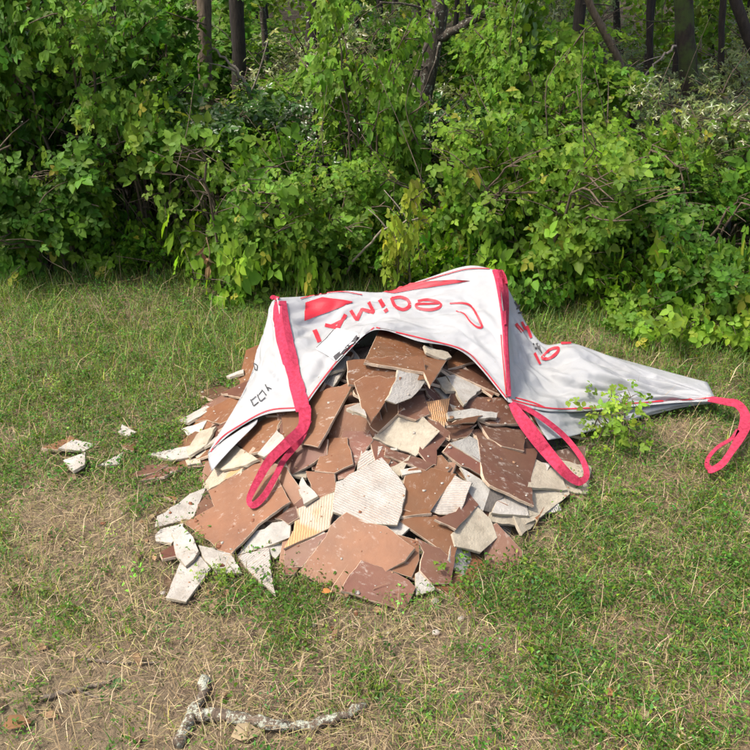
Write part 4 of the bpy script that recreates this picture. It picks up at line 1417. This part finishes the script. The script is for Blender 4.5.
# right strap trails on the ground
V3 = []
def ground_ribbon(path, name, parent, heights):
    st = np.asarray(path, float)
    n = dense(st, 2.0)
    Q = spline(st, n)
    hz = np.interp(np.linspace(0, 1, n), np.linspace(0, 1, len(heights)), heights)
    tg = norm(np.gradient(Q[:, :2], axis=0))
    nm_ = np.stack([-tg[:, 1], tg[:, 0]], -1)
    V, F = [], []
    for k, c_ in enumerate(np.linspace(-.5, .5, 4)):
        q = Q[:, :2] + nm_ * (Q[:, 2] * c_)[:, None]
        V.extend(ground_at(q[:, 0], q[:, 1], 0.0) * 0 + np.array([ground_at(a, b_, h) for (a, b_), h in zip(q, hz)]))
    for k in range(3):
        for i in range(n - 1):
            a = k * n + i
            F.append((a, a + 1, a + n + 1, a + n))
    return bag_part(name, V, F, M['strap'], .0018, True, parent)


sC = ground_ribbon([(708, 399, 5), (716, 400, 6), (727, 402, 7), (737, 404, 8), (744, 412, 9), (745, 424, 12), (740, 437, 10), (731, 452, 7), (722, 464, 7), (712, 470, 6), (708, 470, 5)], 'strap', None, [.05, .06, .06, .05, .05, .04, .03])
sC['label'] = 'red webbing strap at the far right trailing its loop over the grass'
ground_ribbon([(712, 470, 6), (707, 465, 5), (709, 457, 4), (718, 447, 3.5), (731, 439, 3.5), (738, 430, 4)], 'loop', sC, [.03, .04, .05, .05, .05])
ribbon([[(272, 299, 3), (274, 297, 4), (278, 299, 4)], [(494, 268, 4), (495, 265, 3)]], M['strap'], 'corner_tab', .004, .002)

# small fragments wedged deep in the heap, under everything laid so far
FILL = []
for k in range(210):
    for _ in range(30):
        x, y = trng.uniform(-.66, .72), trng.uniform(1.58, 2.75)
        h = float(heap_h(np.array(x), np.array(y)))
        if h > .02:
            break
    e = .02
    nrm = np.array([-(heap_h(np.array(x + e), np.array(y)) - h) / e, -(heap_h(np.array(x), np.array(y + e)) - h) / e, 1.0])
    nrm = norm((norm(nrm[None])[0] + trng.normal(0, .24, 3))[None])[0]
    a = norm(np.cross(nrm, trng.normal(0, 1, 3))[None])[0]
    b_ = np.cross(nrm, a)
    ns = trng.integers(4, 6)
    an = np.sort((np.arange(ns) + trng.uniform(-.3, .3, ns)) / ns * 2 * math.pi)
    ra = trng.uniform(.05, .12) * trng.uniform(.75, 1.2, ns)
    P3 = np.array([x, y, h + .004]) + np.cos(an)[:, None] * ra[:, None] * a + np.sin(an)[:, None] * ra[:, None] * b_
    fine = False
    for _ in range(10):
        S_ = np.concatenate([P3, (P3 + np.roll(P3, 1, 0)) / 2, (P3 + P3.mean(0)) / 2, P3.mean(0)[None]])
        q = S_ - CAMP
        tz = q @ FWD
        pxs = 375 + FPX * q[:, 0] / tz
        pys = 375 - FPX * (q @ UPV) / tz
        lim = zlook(ZB, pxs, pys)
        bg_ = np.array([cast(bag_bvh, a_, c_, -9.0) for a_, c_ in zip(pxs, pys)])
        if np.all((tz > lim - .003) | (lim > 90) | (np.abs(lim - zlook(ZB0, pxs, pys)) < 1e-6)) and np.all((tz > bg_ + .012)):
            fine = True
            break
        P3 = P3 - np.array([0, -.002, .009])
    if not fine or P3[:, 2].max() < .0:
        continue
    if P3[:, 2].min() < .0:
        P3[:, 2] = np.maximum(P3[:, 2], .003)
        n2 = np.cross(P3[1] - P3[0], P3[2] - P3[0])
        if np.linalg.norm(n2) < 1e-6:
            continue
        n2 = norm(n2[None])[0]
        nrm = n2 if n2[2] > 0 else -n2
    ob = shard_object('tile_fragment', P3, nrm, trng.choice(list('DDDDPPG' if x > .08 and y > 2.05 else 'TTTDPPPWVBG')))  # mostly dark faces at back right, painting in the shade under the bag
    tag(ob, 'small broken tile fragment wedged deep between the larger shards of the heap', 'tile shard', 'fragments wedged in the heap')
    FILL.append(ob)

# chips and crumbs of tile lying on and around the heap
CB = Bag()
crng = np.random.default_rng(55)
pile_bvh = BVHTree.FromPolygons(PILE_V, PILE_F)
for k in range(1500):
    a_, q_ = crng.uniform(0, 6.283), crng.normal(.78, .3)
    x, y = HX + math.cos(a_) * .70 * q_, HY - .05 + math.sin(a_) * .84 * q_
    if y > 2.75 or q_ > 1.35:
        continue
    if q_ < .92 and crng.random() > .35:
        continue
    hz_ = pile_bvh.ray_cast(Vector((x, y, 1.2)), Vector((0, 0, -1)))[0]
    z_ = hz_.z if hz_ is not None else float(gz(x, y)) + .006
    sz_ = abs(crng.normal(0, .0022)) * (1.0 if q_ < .95 else 1.8) + .0010
    n_ = 5
    an_ = (np.arange(n_) + crng.uniform(-.3, .3, n_)) / n_ * 6.283
    tp = np.stack([np.cos(an_) * sz_, np.sin(an_) * sz_ * crng.uniform(.5, 1), crng.uniform(.2, .7, n_) * sz_], -1)
    bt = tp * [1.1, 1.1, 0]
    V_ = np.concatenate([tp, bt]) + [x, y, z_]
    T_ = [[0, i_, i_ + 1] for i_ in range(1, n_ - 1)]
    for i_ in range(n_):
        j_ = (i_ + 1) % n_
        T_ += [[i_, i_ + n_, j_ + n_], [i_, j_ + n_, j_]]
    CB.add(V_, T_, [(.40, .37, .32), (.24, .10, .055), (.33, .20, .12), (.45, .42, .37)][crng.integers(0, 4)])
tag(link('tile_crumbs', CB.mesh('tile_crumbs'), M['dead_leaf']), 'small chips and crumbs of tile scattered on and around the heap', 'crumbs', kind='stuff')

# drop wedged fragments that nothing shows of
vis = {}
dg = bpy.context.evaluated_depsgraph_get()
dg.update()
for py in np.arange(320, 615, 2.0):
    for px in np.arange(140, 606, 2.0):
        d = raydir(np.float64(px), np.float64(py))
        h = SC.ray_cast(dg, Vector(CAMP), Vector(d).normalized())
        if h[0]:
            vis[h[4].name] = vis.get(h[4].name, 0) + 1
for ob in FILL:
    if vis.get(ob.name, 0) < 3:
        bpy.data.objects.remove(ob, do_unlink=True)

# ------------------------------------------------------------------ grass, straw and small plants
def blades(B, x, y, h, w, az, lean, col, z0=None, curl=.5, first=.7):
    n = len(x)
    z = gz(x, y) if z0 is None else z0
    d = np.stack([np.cos(az), np.sin(az), np.zeros(n)], -1)
    s = np.stack([-np.sin(az), np.cos(az), np.zeros(n)], -1)
    b_ = np.stack([x, y, z], -1)
    h_, w_, l_ = h[:, None], w[:, None], lean[:, None]
    up = np.array([0, 0, 1.0])
    p1 = b_ + up * h_ * .5 * np.cos(l_ * first) + d * h_ * .5 * np.sin(l_ * first)
    p2 = p1 + up * h_ * .5 * np.cos(l_ * (1 + curl)) + d * h_ * .5 * np.sin(l_ * (1 + curl))
    V = np.stack([b_ - s * w_ * .5, b_ + s * w_ * .5, p1 - s * w_ * .42, p1 + s * w_ * .42, p2], 1).reshape(-1, 3)
    k = np.arange(n)[:, None, None] * 5
    T = (k + np.array([[0, 1, 3], [0, 3, 2], [2, 3, 4]])[None]).reshape(-1, 3)
    B.add(V, T, np.repeat(col, 5, 0))


def scatter(n, r, y0=.55, y1=4.4, extra=1.0):
    y = r.uniform(y0, y1, n)
    x = r.uniform(-1, 1, n) * (1.15 + .5 * y) * extra
    dens = 1 / np.maximum(y, 1.0) ** .4
    k = r.random(n) < dens
    return x[k], y[k]


def greenness(x, y):
    g = .35 * vnoise(x, y, 1.6, 21) + .40 * vnoise(x, y, 5.5, 22) + .25 * vnoise(x, y, 13, 23)
    g = g + .16 * np.clip((y - 2.2) / 1.2, -1, 1)
    g = g - .38 * np.clip(1 - np.hypot((x + .85) / .75, (y - 1.1) / .45), 0, 1)      # trodden bare patch, front left
    g = g - .25 * np.clip(1 - np.hypot((x - .9) / .5, (y - 3.05) / .3), 0, 1)
    return g


def off_heap(x, y, m_=.93):
    dy = y - HY
    return np.sqrt(((x - HX) / .70) ** 2 + (dy / np.where(dy < 0, .86, .62)) ** 2) > m_


OX, OY = np.arange(-1.4, 1.0, .014), np.arange(1.4, 2.9, .014)
OCC = np.zeros((len(OX), len(OY)), bool)
for i_, a_ in enumerate(OX):
    for j_, b_ in enumerate(OY):
        OCC[i_, j_] = pile_bvh.ray_cast(Vector((a_, b_, 1.2)), Vector((0, 0, -1)), 1.198)[0] is not None
_off = off_heap


def off_heap(x, y, m_=.93):
    ix = np.round((x + 1.4) / .014).astype(int)
    iy = np.round((y - 1.4) / .014).astype(int)
    inb = (ix >= 0) & (ix < len(OX)) & (iy >= 0) & (iy < len(OY))
    occ = np.zeros(x.shape, bool)
    occ[inb] = OCC[ix[inb], iy[inb]]
    lucky = np.random.default_rng(len(x)).random(x.shape) < .06
    inner = ~_off(x, y, .80)
    return (~occ | lucky) & ~inner


r = np.random.default_rng(3)
G = Bag()
x, y = scatter(230000, r)
g = greenness(x, y)
k = (r.random(len(x)) < np.clip((g - .20) * 2.7, .06, 1)) & off_heap(x, y)
x, y, g = x[k], y[k], g[k]
n = len(x)
far = np.clip((y - 2.4) / 1.2, 0, 1)
h = r.uniform(.02, .055, n) * (1 + 2.8 * far * vnoise(x, y, 2.0, 30))
col = vary((.125, .190, .032), n, r, .35, .25)
col = col * (.8 + .5 * vnoise(x, y, 5, 31))[:, None]
blades(G, x, y, h, r.uniform(.0018, 0.0030, n), r.uniform(0, 6.28, n), np.abs(r.normal(.55, .3, n)), col)
tag(link('grass', G.mesh('grass'), M['grass']), 'short green grass growing round the heap', 'grass', kind='stuff')

S = Bag()
x, y = scatter(300000, r)
g = greenness(x, y)
bare = np.clip(1 - np.hypot((x + .85) / .7, (y - 1.05) / .4), 0, 1)
k = (r.random(len(x)) < np.clip(1.25 - g * 1.2, .4, 1) * (1 - .93 * np.sqrt(bare))) & off_heap(x, y, .95)
x, y = x[k], y[k]
n = len(x)
pal = np.array([(.34, .26, .125), (.26, .185, .085), (.15, .10, .054), (.40, .32, .175), (.09, .062, .038), (.25, .225, .08), (.18, .13, .074), (.11, .074, .046), (.20, .19, .06)])
col = pal[r.integers(0, len(pal), n)] * np.exp(r.normal(0, .2, (n, 1)))
blades(S, x, y, r.uniform(.010, .062, n), r.uniform(.0007, .0017, n), r.uniform(0, 6.28, n), np.clip(r.normal(1.38, .2, n), .6, 1.6), col, gz(x, y) + r.uniform(.002, .024, n), .06, .97)
# taller bleached stalks
x, y = scatter(9000, r)
k = off_heap(x, y, 1.05); x, y = x[k], y[k]; n = len(x)
blades(S, x, y, r.uniform(.08, .24, n) * (.6 + .4 * np.clip(y - 2, 0, 1)), r.uniform(.0012, .0022, n), r.uniform(0, 6.28, n), np.clip(r.normal(.8, .35, n), .1, 1.5), pal[r.integers(0, 4, n)] * np.exp(r.normal(0, .15, (n, 1))))
tag(link('dry_straw', S.mesh('dry_straw'), M['straw']), 'dry straw and dead stalks matted over the ground', 'straw', kind='stuff')

H = Bag()
cx_, cy_ = scatter(44000, r)
g = greenness(cx_, cy_)
k = (r.random(len(cx_)) < np.clip((g - .30) * 4.5, .07, 1)) & off_heap(cx_, cy_, .97)
cx_, cy_ = cx_[k], cy_[k]
m_ = 14
n = len(cx_) * m_
cxr, cyr = np.repeat(cx_, m_), np.repeat(cy_, m_)
sp = np.repeat(r.uniform(.012, .04, len(cx_)), m_)
ht = np.repeat(r.uniform(.012, .055, len(cx_)), m_)
x = cxr + r.normal(0, 1, n) * sp
y = cyr + r.normal(0, 1, n) * sp
z = gz(x, y) + ht * r.uniform(.4, 1.1, n)
base_c = np.repeat(vary((.100, .190, .028), len(cx_), r, .35, .25), m_, 0)
ln = np.repeat(r.uniform(.006, .0135, len(cx_)), m_) * r.uniform(.7, 1.3, n)
leaves(H, np.stack([x, y, z], -1), r.normal(0, 1, (n, 3)) * [1, 1, .4], norm(r.normal(0, .35, (n, 3)) + [0, 0, 1]), ln, ln * r.uniform(.32, .62, n), base_c * np.exp(r.normal(0, .12, (n, 1))))
tag(link('ground_herbs', H.mesh('ground_herbs'), M['leaf']), 'small broad-leaved herbs among the grass', 'herbs', kind='stuff')

D = Bag()
x, y = scatter(1500, r, .55, 9)
k = off_heap(x, y, 1.02); x, y = x[k], y[k]; n = len(x)
sz = r.uniform(.015, .045, n)
pal2 = np.array([(.20, .12, .065), (.28, .18, .10), (.14, .09, .055), (.34, .25, .15)])
leaves(D, np.stack([x, y, gz(x, y) + r.uniform(.006, .022, n)], -1), r.normal(0, 1, (n, 3)) * [1, 1, .25], norm(r.normal(0, .4, (n, 3)) + [0, 0, 1]), sz, sz * .55, pal2[r.integers(0, 4, n)] * np.exp(r.normal(0, .2, (n, 1))), .25, .2)
tag(link('leaf_litter', D.mesh('leaf_litter'), M['dead_leaf']), 'brown fallen leaves scattered on the ground', 'dead leaves', kind='stuff')

# ------------------------------------------------------------------ sticks and single leaves on the ground
def stick(name, label, path, r0, r1, mat, forks=(), lift=0.0, cat='stick', seed=0):
    rr = np.random.default_rng(seed)
    def P3(pp, ra):
        q = np.array([ground_at(a, b_) for a, b_ in pp])
        q[:, 2] = gz(q[:, 0], q[:, 1]) + ra * .6 + .006 + lift
        return q
    B_ = Bag()
    n = 22
    c = P3(path, r0)
    org = c[0].copy(); org[2] = 0
    q = spline(c, n); q[1:-1] += rr.normal(0, r0 * .22, (n - 2, 3))
    V, T = tube(q, np.linspace(r0, r1, n) * (1 + rr.normal(0, .10, n)), 9, .07, rr)
    B_.add(V, T)
    for fp, a, b_ in forks:
        q = spline(P3(fp, a), 14); q[1:-1] += rr.normal(0, a * .22, (12, 3))
        V, T = tube(q, np.linspace(a, b_, 14) * (1 + rr.normal(0, .1, 14)), 9, .07, rr)
        B_.add(V, T)
    me = B_.mesh(name, True)
    me.transform(Matrix.Translation(-Vector(org)))
    ob = link(name, me, M[mat])
    ob.location = org
    tag(ob, label, cat)
    return ob


stick('fallen_branch', 'forked grey branch crusted with pale lichen at the bottom edge', [(197, 722), (225, 724), (255, 731), (290, 736), (330, 730), (366, 714)], .016, .009, 'lichen_stick',
      [([(180, 752), (188, 732), (200, 712), (207, 688)], .014, .012)], seed=3)
stick('twig', 'thin brown twig on the bare ground at lower left', [(42, 704), (75, 695), (100, 690), (113, 686)], .006, .003, 'grey_stick', [([(78, 694), (92, 701), (104, 704)], .004, .002)], seed=4)
stick('twig', 'pale thin twig above the lichen branch on bare ground', [(88, 664), (120, 668), (160, 669)], .004, .002, 'grey_stick', seed=5)
stick('lichen_twig', 'short lichen-covered twig stub at lower right', [(586, 682), (588, 700), (592, 718)], .007, .006, 'lichen_stick', seed=6)
stick('log', 'grey weathered log end lying at right edge below the hedge', [(722, 333), (745, 331), (790, 328)], .035, .03, 'grey_stick', cat='log', seed=7)


def big_leaf(name, label, px, py, size, col, mat='dead_leaf', up=.012, nrm=(0.1, -.2, 1), ax=(1, .3, 0)):
    g_ = ground_at(px, py)
    B_ = Bag()
    leaves(B_, [(0, 0, 0)], np.array([ax], float), np.array([nrm], float), size, size * .6, np.array([col]), .3, .25)
    ob = link(name, B_.mesh(name), M[mat])
    ob.location = (g_[0], g_[1], float(gz(g_[0], g_[1])) + up)
    tag(ob, label, 'dead leaf')


big_leaf('dead_leaf', 'curled orange-brown dead leaf beside the lichen twig stub', 603, 702, .036, (.34, .16, .07), up=.03)
big_leaf('dead_leaf', 'pale dead leaf under the lichen branch at the bottom edge', 232, 745, .07, (.42, .33, .2))
big_leaf('dead_leaf', 'brown dead leaf at the bottom left corner', 6, 735, .06, (.26, .14, .07), up=.02)
big_leaf('dead_leaf', 'orange dead leaf fragment by the foremost tile', 322, 602, .03, (.5, .22, .07), up=.035)
g_ = at(209, 262, 3.45)
B_ = Bag()
rl = np.random.default_rng(2)
nl = 9
leaves(B_, rl.normal(0, 1, (nl, 3)) * [.014, .012, .035], rl.normal(0, .35, (nl, 3)) + [0, 0, -1], rl.normal(0, .6, (nl, 3)) + [0, -1, .1], rl.uniform(.04, .085, nl), rl.uniform(.015, .03, nl), vary((.30, .19, .10), nl, rl, .3), .5, .3)
V, T = tube([(0, 0, .12), (.01, .0, .05), (0, 0, 0)], .003, 5)
B_.add(V, T, (.2, .14, .08))
ob = link('dry_leaf', B_.mesh('dry_leaf'), M['dead_leaf'])
ob.location = g_
tag(ob, 'dry brown leaf hanging limp at the hedge foot left of the bag', 'dead leaf')

# loose branches seen in the hedge
def hedge_branch(label, path, r0, r1, mat, seed, forks=()):
    rr = np.random.default_rng(seed)
    B_ = Bag()
    q = spline([at(*p) for p in path], 18); q[1:-1] += rr.normal(0, .006, (16, 3))
    org = q[0].copy()
    V, T = tube(q, np.linspace(r0, r1, 18), 7, .08, rr); B_.add(V, T)
    for fp in forks:
        f = spline([at(*p) for p in fp], 8)
        V, T = tube(f, np.linspace(r1 * 1.1, r1 * .4, 8), 5); B_.add(V, T)
    me = B_.mesh('dead_branch', True); me.transform(Matrix.Translation(-Vector(org)))
    ob = link('dead_branch', me, M[mat]); ob.location = org
    tag(ob, label, 'branch')


hedge_branch('pale bare branch arching through the brambles behind the bag', [(345, 275, 3.62), (362, 252, 3.5), (385, 230, 3.45), (408, 220, 3.45), (425, 217, 3.5)], .006, .004, 'pale_twig', 1, [[(387, 229, 3.45), (378, 218, 3.45), (368, 209, 3.46)], [(408, 220, 3.45), (397, 205, 3.45), (384, 190, 3.48)]])
hedge_branch('pale leaning dead branch between the dark trunks at upper left', [(262, 128, 4.75), (250, 95, 4.72), (236, 70, 4.7), (212, 48, 4.7)], .014, .006, 'pale_twig', 2, [[(250, 95, 4.72), (258, 75, 4.7), (268, 40, 4.7)], [(238, 72, 4.7), (222, 66, 4.68), (208, 63, 4.68)]])
hedge_branch('dark dead branch slanting down right of the ivy-covered trunk', [(560, 62, 4.75), (575, 85, 4.72), (592, 112, 4.7), (600, 125, 4.7)], .011, .007, 'twig', 3)
hedge_branch('bleached twigs hanging over the undergrowth left of the mossy trunk', [(676, 46, 5.2), (660, 58, 5.15), (645, 75, 5.1), (630, 100, 5.05)], .008, .003, 'pale_twig', 4, [[(662, 56, 5.15), (648, 60, 5.1), (636, 66, 5.1)], [(650, 68, 5.1), (655, 85, 5.1), (650, 100, 5.1)]])
